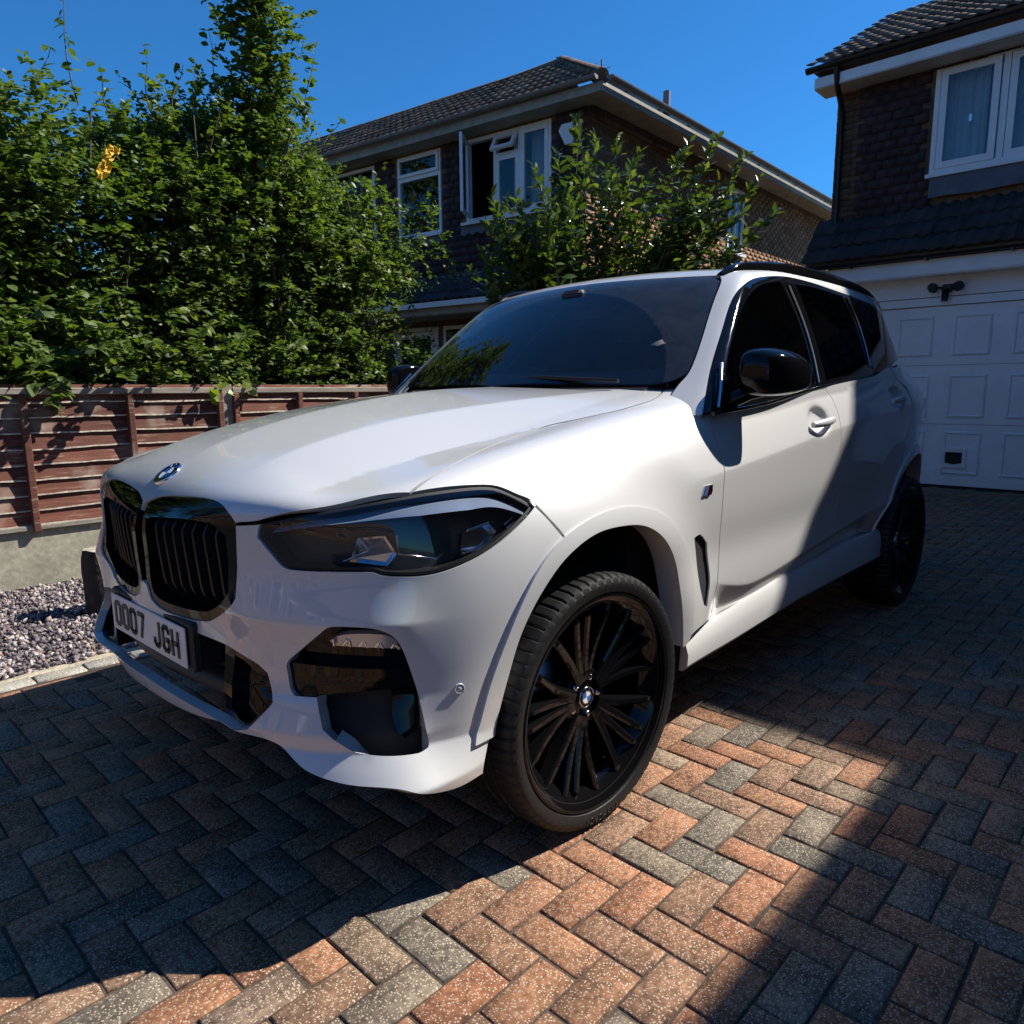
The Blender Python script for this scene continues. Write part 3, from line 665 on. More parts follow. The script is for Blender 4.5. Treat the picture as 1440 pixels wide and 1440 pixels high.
# ------------------------------------------------------------------ driveway, gravel, ground
def build_ground():
    g = MB().add([(-400, -400, -.06), (400, -400, -.06), (400, 400, -.06), (-400, 400, -.06)], [(0, 1, 2, 3)]).build('ground', MAT['soil'])
    tag(g, 'bare earth ground reaching to the horizon around the driveway', kind='structure')
    x0, x1, y0, y1 = -8.82, 3.4, -1.60, 5.2
    d = MB().add([(x0, y0, -.0065), (x1, y0, -.0065), (x1, y1, -.0065), (x0, y1, -.0065)], [(0, 1, 2, 3)]).build('driveway', MAT['joint_sand'])
    tag(d, 'red and grey block paved driveway laid in herringbone', kind='structure')
    q = .101; th = 1.56268; o = np.array([-.00135, 1.06746]); u = np.array([math.cos(th), math.sin(th)]); v = np.array([-math.sin(th), math.cos(th)])
    M = []
    for i in range(-130, 130):
        for j in range(-70, 70):
            a = np.array([0, -1.]) + i * np.array([1, 1.]) + j * np.array([2, -2.]); b = np.array([1, -3.]) + i * np.array([1, 1.]) + j * np.array([2, -2.])
            for (c, w, rot) in ((a + (1, .5), 0, th), (b + (.5, 1), 1, th + math.pi / 2)):
                p = o + (u * c[0] + v * c[1]) * q
                if x0 + .02 < p[0] < x1 - .05 and y0 + .16 < p[1] < y1 - .05: M.append((p[0], p[1], rot))
    M = np.array(M); n = len(M)
    T = np.zeros((n, 4, 4))
    for k, (x, y, r) in enumerate(M):
        rx, ry = rng.normal(0, .006, 2); R3 = rotz(r + rng.normal(0, .010) + (math.pi if rng.random() < .5 else 0)) @ np.array([[1, 0, ry], [0, 1, -rx], [-ry, rx, 1]])
        T[k, :3, :3] = R3; T[k, :3, 3] = (x + rng.normal(0, .0008), y + rng.normal(0, .0008), rng.normal(-.0008, .0012)); T[k, 3, 3] = 1
    pieces(d, 'brick', brick_vf(.1945, .0945, .05, .0042), T, MAT['paver'])
    B = [m4((x, -1.548 + rng.normal(0, .002), .002), *rotz(rng.normal(0, .01)).T) for x in np.arange(x0 + .1, x1, .205)]
    pieces(d, 'border_brick', brick_vf(.197, .097, .05, .006), B, MAT['border_paver'], maxn=60)
    # mortar haunch, lumpy
    V = []; F = []; xs = np.arange(-8.8, 3.4, .03); m_ = 6
    for i, x in enumerate(xs):
        for k in range(m_):
            t = k / (m_ - 1); w = .010 * noise.noise(Vector((x * 9, t * 3, 0))) + .008 * noise.noise(Vector((x * 30, t * 9, 3)))
            V.append((x, -1.597 - .165 * t + (0 if k == 0 else .03 * noise.noise(Vector((x * 5, 7, 0))) * t), -.004 - .035 * t ** 2 + w * (k > 0)))
    for i in range(len(xs) - 1):
        for k in range(m_ - 1): F.append((i * m_ + k, i * m_ + k + 1, (i + 1) * m_ + k + 1, (i + 1) * m_ + k))
    o = link('kerb_mortar', mesh_np('kerb_mortar', V, F, [MAT['mortar']], smooth=True)); tag(o, 'rough mortar haunch along the gravel edge of the driveway', kind='structure')
    gb = MB().add([(-9, -3.48, -.035), (3.4, -3.48, -.035), (3.4, -1.70, -.035), (-9, -1.70, -.035)], [(0, 1, 2, 3)]).build('gravel_bed', MAT['gravel_bed'])
    tag(gb, 'gravel bed between the driveway and the fence', kind='structure')
    # stones
    n = 13000; P = np.stack([rng.uniform(-1.4, 1.9, n), rng.uniform(-3.44, -1.70, n), rng.uniform(-.034, -.006, n)], 1)
    ico = bmesh.new(); bmesh.ops.create_icosphere(ico, subdivisions=1, radius=1.0); bv = np.array([v.co for v in ico.verts]); bf = np.array([[v.index for v in f.verts] for f in ico.faces]); ico.free()
    s = rng.uniform(.007, .016, n); Q = rng.normal(size=(n, 3, 3)); Q, _ = np.linalg.qr(Q)
    sc = np.stack([s * rng.uniform(.9, 1.6, n), s * rng.uniform(.8, 1.1, n), s * rng.uniform(.4, .8, n)], 1)
    W = bv[None] * (1 + rng.normal(0, .16, (n, len(bv), 1))) * sc[:, None]; W = np.einsum('nij,nvj->nvi', Q, W) + P[:, None]
    F = (bf[None] + (np.arange(n) * len(bv))[:, None, None]).reshape(-1, 3)
    st = link('gravel', mesh_np('gravel', W.reshape(-1, 3), F, [MAT['stone']])); tag(st, 'plum and white gravel stones', kind='stuff')
    # log stump
    V = []; F = []; nn = 36; rows = 9; zs = np.linspace(-.02, .36, rows)
    for i, z in enumerate(zs):
        for k in range(nn):
            w = 2 * math.pi * k / nn; r = .104 + .016 * noise.noise(Vector((math.cos(w) * 2, math.sin(w) * 2, z * 3))) + .012 * noise.noise(Vector((math.cos(w) * 7, math.sin(w) * 7, z * 5 + 5)))
            if i == rows - 1: r -= .006
            V.append((.20 + r * math.cos(w), -2.50 + r * math.sin(w), z + (.012 * noise.noise(Vector((math.cos(w) * 2, math.sin(w) * 2, 9))) if i == rows - 1 else 0)))
    for i in range(rows - 1):
        for k in range(nn): F.append((i * nn + k, i * nn + (k + 1) % nn, (i + 1) * nn + (k + 1) % nn, (i + 1) * nn + k))
    stump = empty('log_stump', (.20, -2.50, 0)); tag(stump, 'short dark log standing upright on the gravel by the car', 'log')
    o = MB().add(V, F, True).build('bark', MAT['bark']); o.parent = stump; o.matrix_parent_inverse = stump.matrix_basis.inverted()
    top = [V[(rows - 1) * nn + k] for k in range(nn)]; c = tuple(np.mean(top, 0)); tf = [(k, (k + 1) % nn, nn) for k in range(nn)]
    o = MB().add([(x, y, z + .001) for x, y, z in top] + [c], tf).build('cut_face', MAT['cut_wood']); o.parent = stump; o.matrix_parent_inverse = stump.matrix_basis.inverted()

# ------------------------------------------------------------------ fence
def build_fence():
    f = empty('fence', (-1.1, -3.5, 0)); tag(f, 'low weathered red brown lap panel fence on concrete gravel boards under the hedge', 'fence')
    def put(mb, name, mat):
        o = mb.build(name, mat); o.parent = f; o.matrix_parent_inverse = Matrix.Translation((1.1, 3.5, 0)); return o
    posts = [2.59, .765, -1.10, -2.93, -4.76, -6.59, -8.42]
    for x in posts: put(MB().box((x, -3.50, .66), (.085, .085, 1.32), bev=.006), 'fence_post', MAT['grey_wood'])
    for i in range(len(posts) - 1):
        a, b = posts[i + 1] + .045, posts[i] - .045
        put(MB().box(((a + b) / 2, -3.505, .165), (b - a, .05, .39), bev=.008), 'gravel_board', MAT['concrete_board'])
        # lap slats with wavy lower edges
        for k in range(9):
            z0 = .385 + .101 * k; h = .125; V = []; F = []; m_ = 26; ph = rng.uniform(0, 50)
            for s_ in range(m_):
                x = a + (b - a) * s_ / (m_ - 1); wv = .011 * noise.noise(Vector((x * 2.2 + ph, k * 3.1, i))) + .005 * noise.noise(Vector((x * 9 + ph, k, i)))
                tw = .004 * noise.noise(Vector((x * 1.2, k * 5 + ph, 0)))
                lip = .010 + .008 * noise.noise(Vector((x * 14 + ph, k * 2.0, 5)))
                for y, z in ((-3.474 + tw, z0 + wv), (-3.486 + tw, z0 + wv + .002), (-3.507 + tw, z0 + h), (-3.499 + tw, z0 + h), (-3.4745 + tw, z0 + wv + lip)): V.append((x, y, z))
            for s_ in range(m_ - 1):
                for q in (1, 2, 3): F.append((s_ * 5 + q, s_ * 5 + (q + 1) % 5, s_ * 5 + 5 + (q + 1) % 5, s_ * 5 + 5 + q))
            F2 = [(s_ * 5 + q, s_ * 5 + (q + 1) % 5, s_ * 5 + 5 + (q + 1) % 5, s_ * 5 + 5 + q) for s_ in range(m_ - 1) for q in (4, 0)]
            F += [(0, 1, 2, 3, 4), tuple(m_ * 5 - 1 - q for q in range(5))]
            sl = MB().add(V, F); sl.f += F2; sl.sm += [False] * len(F2); sl.mi += [1] * len(F2)
            put(sl, 'slat', [MAT['fence_wood'], MAT['bare_wood']])
        for x in ((a + .02, a + .355 * (b - a) + .05, a + .735 * (b - a) + .03, b - .02) if i == 1 else np.linspace(a + .02, b - .02, 4)):
            put(MB().box((x, -3.452, .80), (.042, .048, .90), bev=.004), 'batten', MAT['fence_wood'])
        put(MB().box(((a + b) / 2, -3.485, 1.272), (b - a, .070, .045), bev=.006), 'capping', MAT['grey_wood'])
        put(MB().box(((a + b) / 2, -3.470, .375), (b - a, .038, .035), bev=.005), 'bottom_rail', MAT['grey_wood'])

# ------------------------------------------------------------------ plants
def leaf_vf(L=1.0, W=.55, fold=.16, curl=.12, n=3):
    """leaf from the origin along +x, normal +z"""
    prof = [(.0, .03), (.28, .78), (.55, 1.0), (.80, .62), (1.0, .03)] if n > 2 else [(.0, .05), (.45, 1.0), (1.0, .04)]
    V = []; F = []
    for t, w in prof:
        z = -curl * L * t * t; V += [(t * L, -w * W / 2 * L, z + fold * w * W / 2 * L), (t * L, 0, z), (t * L, w * W / 2 * L, z + fold * w * W / 2 * L)]
    for i in range(len(prof) - 1):
        for k in range(2): F.append((i * 3 + k, i * 3 + 3 + k, i * 3 + 4 + k, i * 3 + 1 + k))
    return np.array(V), np.array(F)
def leaf_T(pos, out, size, droop=.3, jit=.6):
    """transforms for leaves at pos growing along out"""
    n = len(pos)
    d = out + rng.normal(0, jit, (n, 3)); d[:, 2] -= droop; d /= np.maximum(np.linalg.norm(d, axis=1, keepdims=True), 1e-6)
    up = np.array([0, 0, 1.]) + out * .8 + rng.normal(0, .45, (n, 3)); z = up - d * (up * d).sum(1, keepdims=True); z /= np.maximum(np.linalg.norm(z, axis=1, keepdims=True), 1e-6)
    y = np.cross(z, d); T = np.zeros((n, 4, 4)); T[:, :3, 0] = d * size[:, None]; T[:, :3, 1] = y * size[:, None]; T[:, :3, 2] = z * size[:, None]; T[:, :3, 3] = pos; T[:, 3, 3] = 1
    return T
def build_hedge():
    h = empty('hedge', (-.8, -4.3, 0)); tag(h, 'tall overgrown leafy hedge behind the low brown fence', 'hedge')
    inv = np.eye(4); inv[:3, 3] = (.8, 4.3, 0)
    def top(x): return float(np.interp(x, [-3.75, -3.5, -3.1, -2.7, -2.4, -2.1, -1.8, -1.4, -1.1, -.6, 0, .6, 1.6, 2.6], [2.60, 3.00, 3.28, 3.50, 3.74, 4.10, 4.05, 3.85, 3.70, 3.48, 3.62, 3.55, 3.6, 3.7]))
    C = []; Rr = []
    for i in range(1000):   # clump centres over the front, the top and the right-hand end
        x = rng.uniform(-3.6, 2.4); zt = top(x) - .22; z = rng.uniform(1.25, zt); y = -3.92 - .28 * rng.random() - (.35 if rng.random() < .35 else 0)
        if z > zt - .4: y -= rng.uniform(0, 1.0)
        if x < -2.75 and 1.75 < z < 2.30: continue
        if x < -3.15 and z < 1.75 and rng.random() < .5: continue
        if x < -3.0: y -= .1
        C.append((x, y, z)); Rr.append(rng.uniform(.17, .32))
        if len(C) >= 520: break
    for x in np.arange(-3.3, 2.4, .16):   # ragged skirt along the fence top
        C.append((x + rng.normal(0, .05), -3.72 + rng.normal(0, .05), 1.42 + rng.uniform(-.10, .25))); Rr.append(rng.uniform(.10, .2))
    for (x, y, z, r) in ((.33, -3.62, 1.36, .20), (.22, -3.56, 1.24, .15), (.12, -3.52, 1.30, .12), (.50, -3.62, 1.5, .22), (-.35, -3.6, 1.5, .16), (-3.5, -4.0, 2.85, .30), (-3.75, -4.0, 2.75, .22), (-3.35, -4.05, 3.05, .25), (-3.3, -3.9, 1.62, .26), (-3.55, -3.9, 1.55, .2)):
        C.append((x, y, z)); Rr.append(r)
    for i in range(420):   # the depth of the hedge behind its face
        x = rng.uniform(-3.2, 2.4); z = rng.uniform(1.15, top(x) - .35)
        if x < -2.6 and 1.7 < z < 2.4: continue
        C.append((x, rng.uniform(-4.9, -4.5), z)); Rr.append(rng.uniform(.26, .40))
    for k in range(34):   # climber spire
        t = k / 33; C.append((-1.95 + .16 * math.sin(k * 1.9), -4.2 + .15 * math.cos(k * 1.3), 3.5 + 1.5 * t)); Rr.append(.23 * (1 - .30 * t))
    C = np.array(C); Rr = np.array(Rr)
    # each clump is a handful of sprays, each spray a twig's run of leaves
    PP = []; DD = []; SS = []
    for c, r in zip(C, Rr):
        deep = c[1] < -4.4
        for q in range(int((8 if deep else 8) + 26 * (r - .1))):
            d = rng.normal(size=3); d[1] += .75; d[2] += .45; d /= np.linalg.norm(d); L = r * rng.uniform(.7, 1.5); s0 = c + rng.normal(0, r * .42, 3) * np.array([1.2, .8, 1]); k = int(9 + L * 22)
            t = np.linspace(.12, 1, k); sag = -.22 * L * t ** 2
            pts = s0 + d * (t * L)[:, None]; pts[:, 2] += sag
            side_ = np.cross(d, [0, 0, 1.]); side_ /= max(np.linalg.norm(side_), 1e-6); alt = np.where(np.arange(k) % 2 == 0, 1.0, -1.0)
            ld = d * .55 + side_ * alt[:, None] * .9 + np.array([0, .15, .10]); PP.append(pts + rng.normal(0, .008, (k, 3))); DD.append(ld)
            SS.append(rng.uniform(.038, .086) * rng.uniform(.8, 1.15, k) * (1.12 - .35 * t))
    pos = np.concatenate(PP); d = np.concatenate(DD); size = np.concatenate(SS); d /= np.linalg.norm(d, axis=1, keepdims=True)
    x_, y_, z_ = pos.T
    keep = (z_ > 1.33) | ((y_ < -3.56) & (z_ > 1.05)) | ((x_ > -.05) & (x_ < .5) & (z_ > 1.10) & (y_ > -3.50))
    keep &= ~((y_ > -3.60) & (y_ < -3.42) & (z_ < 1.31))
    pos, d, size = pos[keep], d[keep], size[keep]; n = len(pos)
    big = (pos[:, 0] > -.3) & (pos[:, 2] < 2.0); size[big] *= 1.45
    T = inv @ leaf_T(pos, d, size, .12, .28)
    vis = view_size(pos, size); vis[pos[:, 1] < -3.95] *= .2
    pieces(h, 'leaf', None, T, MAT['hedge_leaf'], 280, vis=vis, rest_name='foliage', bases=[leaf_vf(1, .70, .18, .2), leaf_vf(1, .55, .25, .1)], which=rng.integers(0, 2, n))
    # shoots above the top: thin stems with alternate leaves
    P2 = []; D2 = []
    for (x, y, z0, z1, lx) in ((-.46, -4.15, 3.35, 4.28, .06), (-.20, -4.2, 3.3, 3.72, -.1), (-1.02, -4.2, 3.4, 3.92, .05), (-1.18, -4.2, 3.45, 3.88, -.08), (-1.62, -4.2, 3.6, 4.2, .12), (-1.80, -4.2, 3.8, 4.55, -.1), (-2.33, -4.1, 3.6, 4.35, -.12), (-2.5, -4.1, 3.45, 3.80, -.2), (.25, -4.2, 3.3, 3.75, .05), (-2.05, -4.2, 4.6, 5.2, .05), (-.72, -4.2, 3.3, 3.7, .1), (-3.0, -4.1, 3.2, 3.5, -.2), (-3.65, -3.95, 2.6, 2.75, -.3), (-1.4, -4.2, 3.5, 3.95, .05)):
        pts = [(x + lx * t + .03 * math.sin(5 * t), y, z0 + (z1 - z0) * t) for t in np.linspace(0, 1, 7)]
        o = MB().tube(pts, [.006 - .004 * t for t in np.linspace(0, 1, 7)], 5).build('shoot', MAT['twig']); o.parent = h; o.matrix_parent_inverse = Matrix.Translation((.8, 4.3, 0))
        for t in np.linspace(.25, 1, int((z1 - z0) * 17)):
            for s_ in (-1, 1): 
                if rng.random() < .85: a = rng.uniform(0, 6.28); P2.append((x + lx * t, y, z0 + (z1 - z0) * t)); D2.append((math.cos(a), math.sin(a), .35))
    P2, D2 = np.array(P2), np.array(D2)
    pieces(h, 'shoot_leaf', None, inv @ leaf_T(P2, D2, rng.uniform(.06, .095, len(P2)), .2, .3), MAT['hedge_leaf'], 0, rest_name='shoot_foliage', bases=[leaf_vf(1, .62, .2, .2)], which=np.zeros(len(P2), int))
    # lime coloured leaves hanging at the post
    k = 26; P3 = np.stack([rng.uniform(-1.34, -.92, k), rng.uniform(-3.56, -3.44, k), rng.uniform(1.22, 1.40, k)], 1)
    pieces(h, 'lime_leaf', None, inv @ leaf_T(P3, np.tile([0, 1., -.2], (k, 1)), rng.uniform(.07, .11, k), .5, .6), MAT['lime_leaf'], 26, bases=[leaf_vf(1, .8, .15, .25)], which=np.zeros(k, int))
    # stems and inner branches
    S = []
    for i in range(46):
        x = rng.uniform(-3.2, 2.2); y = rng.uniform(-4.6, -3.95); pts = [(x, y, 0)]; L = top(x) * rng.uniform(.6, .95)
        for t in np.linspace(.2, 1, 5): pts.append((x + rng.normal(0, .14) * t, y + rng.normal(0, .12) * t, L * t))
        o = MB().tube(pts, [.022 - .017 * t for t in np.linspace(0, 1, 6)], 6).build('stem', MAT['twig']); o.parent = h; o.matrix_parent_inverse = Matrix.Translation((.8, 4.3, 0))
    # loose sprays leaning out over the fence
    P4 = []; D4 = []; S4 = []
    for (x, z, dx, dz, L) in ((-.62, 1.55, .22, .25, .5), (-.95, 1.62, .1, .35, .5), (-.25, 1.52, .2, .2, .45), (-1.3, 1.6, .15, .3, .5), (.1, 1.7, .1, .4, .4), (-.75, 1.75, -.1, .3, .5), (-1.75, 1.6, .2, .2, .5), (.62, 1.6, .1, .3, .5), (-.45, 1.42, .25, .05, .45)):
        a0 = np.array([x, -3.62, z]); dv = np.array([dx, .62, dz]); dv /= np.linalg.norm(dv); k = 22; t = np.linspace(.1, 1, k); q = a0 + dv * (t * L)[:, None]; q[:, 2] -= .25 * L * t ** 2
        o = MB().tube(list(q), [.005 - .003 * v for v in t], 5).build('shoot', MAT['twig']); o.parent = h; o.matrix_parent_inverse = Matrix.Translation((.8, 4.3, 0))
        for i in range(k): P4.append(q[i]); D4.append(dv * .4 + np.array([(-1) ** i * .8, 0, rng.normal(0, .4)])); S4.append(rng.uniform(.06, .09))
    pieces(h, 'shoot_leaf', None, inv @ leaf_T(np.array(P4), np.array(D4), np.array(S4), .1, .3), MAT['hedge_leaf'], 0, rest_name='overhang_foliage', bases=[leaf_vf(1, .62, .2, .2)], which=np.zeros(len(P4), int))
    sc = MB(); base = Vector((-.425, -3.60, 2.84))
    V = []; nx, nz = 6, 12
    for i in range(nz):
        for k in range(nx):
            u, w = k / (nx - 1) - .5, i / (nz - 1) - .5; q = Vector((u * 6, w * 7, 2.3)); wd = .085 * (1.15 - abs(w)) * (.55 if abs(w + .03) < .10 else 1)
            V.append(base + Vector((u * wd + .03 * noise.noise(q) - .12 * w, .05 * noise.noise(q * 1.3 + Vector((4, 0, 0))), w * .24 + .03 * noise.noise(q + Vector((0, 9, 0))))))
    F = [(i * nx + k, i * nx + k + 1, i * nx + nx + 1 + k, i * nx + nx + k) for i in range(nz - 1) for k in range(nx - 1)]
    sc.add(V, F, False); o = sc.build('plastic_scrap', MAT['yellow_scrap']); so = o.modifiers.new('s', 'SOLIDIFY'); so.thickness = .003
    tag(o, 'crumpled yellow plastic scrap caught in the hedge leaves', 'scrap')
def build_shrub():
    base = np.array([-5.15, -3.05, 0]); s = empty('garden_shrub', tuple(base)); tag(s, 'glossy broad leaved shrub with upright shoots behind the car roof', 'shrub')
    right = np.array([-.6806, .7327, 0]); back = np.array([-.73, -.68, 0])
    P = []; D = []; SZ = []
    tips = [(-.05, 4.34), (.10, 4.05), (-.12, 4.0), (-.30, 3.80), (-.55, 3.72), (.30, 4.02), (.52, 3.9), (.95, 3.95), (1.08, 3.80), (1.42, 3.75), (1.60, 3.55), (1.75, 3.2), (1.5, 2.9), (-1.0, 3.25), (-1.15, 2.75), (-.75, 3.45), (.7, 3.55), (1.2, 2.95), (-1.25, 2.5), (.15, 3.6), (-.15, 3.4), (.4, 3.3), (-.45, 3.2), (.9, 3.2), (-.9, 2.9), (.6, 2.8), (0, 2.9), (1.1, 2.6), (-.6, 2.7)]
    tips += [(rng.uniform(-1.15, 1.45), rng.uniform(2.2, 3.6)) for _ in range(95)]
    for (a, z) in tips:
        a = a * 1.22 if a > 0 else a
        dp = rng.normal(0, .35); st = base + right * rng.normal(0, .12) + back * rng.normal(0, .1)
        en = base + right * a + back * dp + np.array([0, 0, z]); mid = st * .45 + en * .55 + right * (-a * .22) + np.array([0, 0, .15])
        ts = np.linspace(0, 1, 12); pts = [st * (1 - t) ** 2 + mid * 2 * t * (1 - t) + en * t * t for t in ts]
        pts = [q + np.array([rng.normal(0, .012), rng.normal(0, .012), 0]) for q in pts]
        o = MB().tube(pts, [.016 * (1 - t) + .003 for t in ts], 6).build('branch', MAT['twig'] if rng.random() < .6 else MAT['bark']); o.parent = s; o.matrix_parent_inverse = Matrix.Translation(tuple(-base))
        dirn = en - mid; dirn /= np.linalg.norm(dirn); L = np.linalg.norm(en - mid); n = int(40 + L * 34)
        for t in np.linspace(.42, 1, n):
            c = st * (1 - t) ** 2 + mid * 2 * t * (1 - t) + en * t * t; w = rng.uniform(0, 6.28)
            o_ = right * math.cos(w) + back * math.sin(w) + dirn * (.35 + .7 * (t > .93)); side_ = rng.normal(0, .045, 3) * (t < .93)
            P.append(c + side_); D.append(o_); SZ.append(rng.uniform(.10, .165) * (1.0 if t < .95 else .8))
    P, D, SZ = np.array(P), np.array(D), np.array(SZ); inv = np.eye(4); inv[:3, 3] = -base
    vis = view_size(P, SZ); vis = vis * np.where((P - base) @ back < .1, 1, .5)
    T = inv @ leaf_T(P, D, SZ, -.15, .22)
    pieces(s, 'leaf', None, T, MAT['shrub_leaf'], 290, vis=vis, rest_name='foliage', bases=[leaf_vf(1, .40, .25, .12), leaf_vf(1, .46, .15, .2)], which=rng.integers(0, 2, len(P)))

def build_backdrop_trees():
    """trees of the gardens beyond the hedge"""
    T0 = [(-4.5, -11.5, 2.9, 2.0), (-1.2, -12.5, 3.2, 2.2), (2.2, -12.0, 3.6, 2.3), (4.5, -16.0, 7.2, 4.4), (11.0, -14.0, 6.5, 3.6)]
    lab = ['low bushy garden tree half hidden behind the neighbouring porch', 'rounded garden tree hidden behind the middle of the hedge', 'garden tree hidden behind the left part of the hedge', 'tall garden tree beyond the left edge of the hedge', 'tall street tree near the road']
    for (x, y, zc, r), lb in zip(T0, lab):
        t = empty('garden_tree', (x, y, 0)); tag(t, lb, 'tree', 'trees of the gardens beyond the hedge')
        o = MB().tube([(x, y, 0), (x + .1, y, zc * .5), (x, y + .1, zc)], [.22, .17, .08], 8).build('trunk', MAT['bark']); o.parent = t; o.matrix_parent_inverse = Matrix.Translation((-x, -y, 0))
        n = int(1500 * r); c = rng.normal(size=(int(26 * r), 3)); c /= np.linalg.norm(c, axis=1, keepdims=True); c = c * rng.uniform(.35, .85, (len(c), 1)) * np.array([r, r, min(r, zc * .85)]) + [x, y, zc]
        k = rng.integers(0, len(c), n); d = rng.normal(size=(n, 3)); d /= np.linalg.norm(d, axis=1, keepdims=True); P = c[k] + d * rng.uniform(.2, .75, (n, 1)) * np.array([1, 1, .8])
        inv = np.eye(4); inv[:3, 3] = (-x, -y, 0)
        pieces(t, 'crown', None, inv @ leaf_T(P, d, rng.uniform(.14, .26, n), .2, .5), MAT['hedge_leaf'], 0, bases=[leaf_vf(1, .7, .2, .2, 2)], which=np.zeros(n, int))
# ------------------------------------------------------------------ houses
class Wall:
    """flat wall: s along it, z up, d outwards"""
    def __init__(w, O, S, N): w.O = np.array(O, float); w.S = np.array(S, float) / np.linalg.norm(S); w.N = np.array(N, float) / np.linalg.norm(N); w.Z = np.array([0, 0, 1.])
    def p(w, s, z, d=0.0): return tuple(w.O + w.S * s + w.N * d + w.Z * z)
    def box(w, mb, s0, s1, z0, z1, d0, d1, mi=0):
        V = [w.p(s, z, d) for z in (z0, z1) for d in (d0, d1) for s in (s0, s1)]
        return mb.add(V, [(0, 2, 3, 1), (4, 5, 7, 6), (0, 1, 5, 4), (1, 3, 7, 5), (3, 2, 6, 7), (2, 0, 4, 6)], False, mi)
    def frame(w, mb, s0, s1, z0, z1, wd, d0, d1):
        w.box(mb, s0, s0 + wd, z0, z1, d0, d1); w.box(mb, s1 - wd, s1, z0, z1, d0, d1)
        w.box(mb, s0 + wd, s1 - wd, z0, z0 + wd, d0, d1 - .001); w.box(mb, s0 + wd, s1 - wd, z1 - wd, z1, d0, d1 - .001); return mb
    def holed(w, mb, s0, s1, z0, z1, holes, d0=-.10, d1=0.0):
        ss = sorted({s0, s1, *[h[0] for h in holes], *[h[1] for h in holes]}); zz = sorted({z0, z1, *[h[2] for h in holes], *[h[3] for h in holes]})
        for a, b in zip(ss[:-1], ss[1:]):
            for c, e in zip(zz[:-1], zz[1:]):
                m, q = (a + b) / 2, (c + e) / 2
                if any(h[0] < m < h[1] and h[2] < q < h[3] for h in holes): continue
                mb.add([w.p(a, c, d1), w.p(b, c, d1), w.p(b, e, d1), w.p(a, e, d1)], [(0, 1, 2, 3)])
        for h in holes:
            c = [(h[0], h[2]), (h[1], h[2]), (h[1], h[3]), (h[0], h[3])]
            for k in range(4):
                (a, b), (e, f) = c[k], c[(k + 1) % 4]; mb.add([w.p(a, b, d1), w.p(e, f, d1), w.p(e, f, d0), w.p(a, b, d0)], [(0, 1, 2, 3)])
        return mb
    def T(w, s, z, d, tilt=0.0):
        """transform for a piece lying against the wall: x along s, y outwards, z up"""
        c, q = math.cos(tilt), math.sin(tilt); Y = w.N * c + w.Z * q; Zv = w.Z * c - w.N * q
        return m4(np.array(w.p(s, z, d)), w.S, Y, Zv)
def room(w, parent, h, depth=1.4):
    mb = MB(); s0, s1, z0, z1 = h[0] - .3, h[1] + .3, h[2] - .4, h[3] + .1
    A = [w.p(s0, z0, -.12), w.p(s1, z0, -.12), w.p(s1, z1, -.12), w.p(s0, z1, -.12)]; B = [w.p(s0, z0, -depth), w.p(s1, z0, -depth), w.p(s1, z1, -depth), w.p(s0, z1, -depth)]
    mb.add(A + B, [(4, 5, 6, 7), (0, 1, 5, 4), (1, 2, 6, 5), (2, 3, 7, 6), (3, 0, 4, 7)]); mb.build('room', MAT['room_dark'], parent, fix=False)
def curtain(w, parent, s0, s1, z0, z1, d, name='curtain'):
    mb = MB(); n = int((s1 - s0) * 90) + 4; V = []
    ph = rng.uniform(0, 9)
    for i in range(n):
        s = s0 + (s1 - s0) * i / (n - 1); q = d + .022 * math.sin(s * 58 + ph + 2.0 * math.sin(s * 9 + ph)) + .012 * math.sin(s * 131)
        V += [w.p(s, z0, q), w.p(s, z1, q)]
    mb.add(V, [(2 * i, 2 * i + 2, 2 * i + 3, 2 * i + 1) for i in range(n - 1)], True); return mb.build(name, MAT['curtain'], parent, fix=False)
def pane(w, parent, s0, s1, z0, z1, d): 
    mb = MB(); mb.add([w.p(s0, z0, d), w.p(s1, z0, d), w.p(s1, z1, d), w.p(s0, z1, d)], [(0, 1, 2, 3)]); return mb.build('pane', MAT['house_glass'], parent, fix=False)
def hung_tiles(w, parent, rects, skips, mat, name='wall_tile', row=.115, wd=.168, maxn=300):
    base = box_vf(.1655, .012, .158); T = []
    for (s0, s1, z0, z1) in rects:
        r = 0; z = z0
        while z < z1 - .03:
            s = s0 + wd / 2 - (wd / 2 if r % 2 else 0)
            while s < s1 + .02:
                if s0 - .03 < s < s1 + .03 and not any(k[0] - .082 < s < k[1] + .082 and k[2] - .10 < z + .05 < k[3] - .02 for k in skips):
                    T.append(w.T(s + rng.normal(0, .002), z + .075 + rng.normal(0, .002), .020 + rng.normal(0, .0025), .085 + rng.normal(0, .012)))
                s += wd
            z += row; r += 1
    pieces(parent, name, base, T, mat, maxn=maxn)
def wave_tile(wd=.30, ln=.38, amp=.022, n=10, rolls=2, th=.014):
    """interlocking tile: x across, y up the slope, z out; lower edge at y = 0"""
    V = []; F = []
    for j, y in enumerate((0, ln)):
        for i in range(n + 1):
            x = (i / n - .5) * wd; z = amp * (math.cos(2 * math.pi * rolls * (i / n)) * .5 + .5) ** 1.3; V.append((x, y, z + .022 - .022 * y / ln))
    for i in range(n + 1): V.append(((i / n - .5) * wd, 0.0, V[i][2] - th))
    for i in range(n): F.append((i, i + 1, n + 2 + i, n + 1 + i)); F.append((2 * n + 2 + i, 2 * n + 3 + i, i + 1, i))
    return np.array(V), np.array(F)
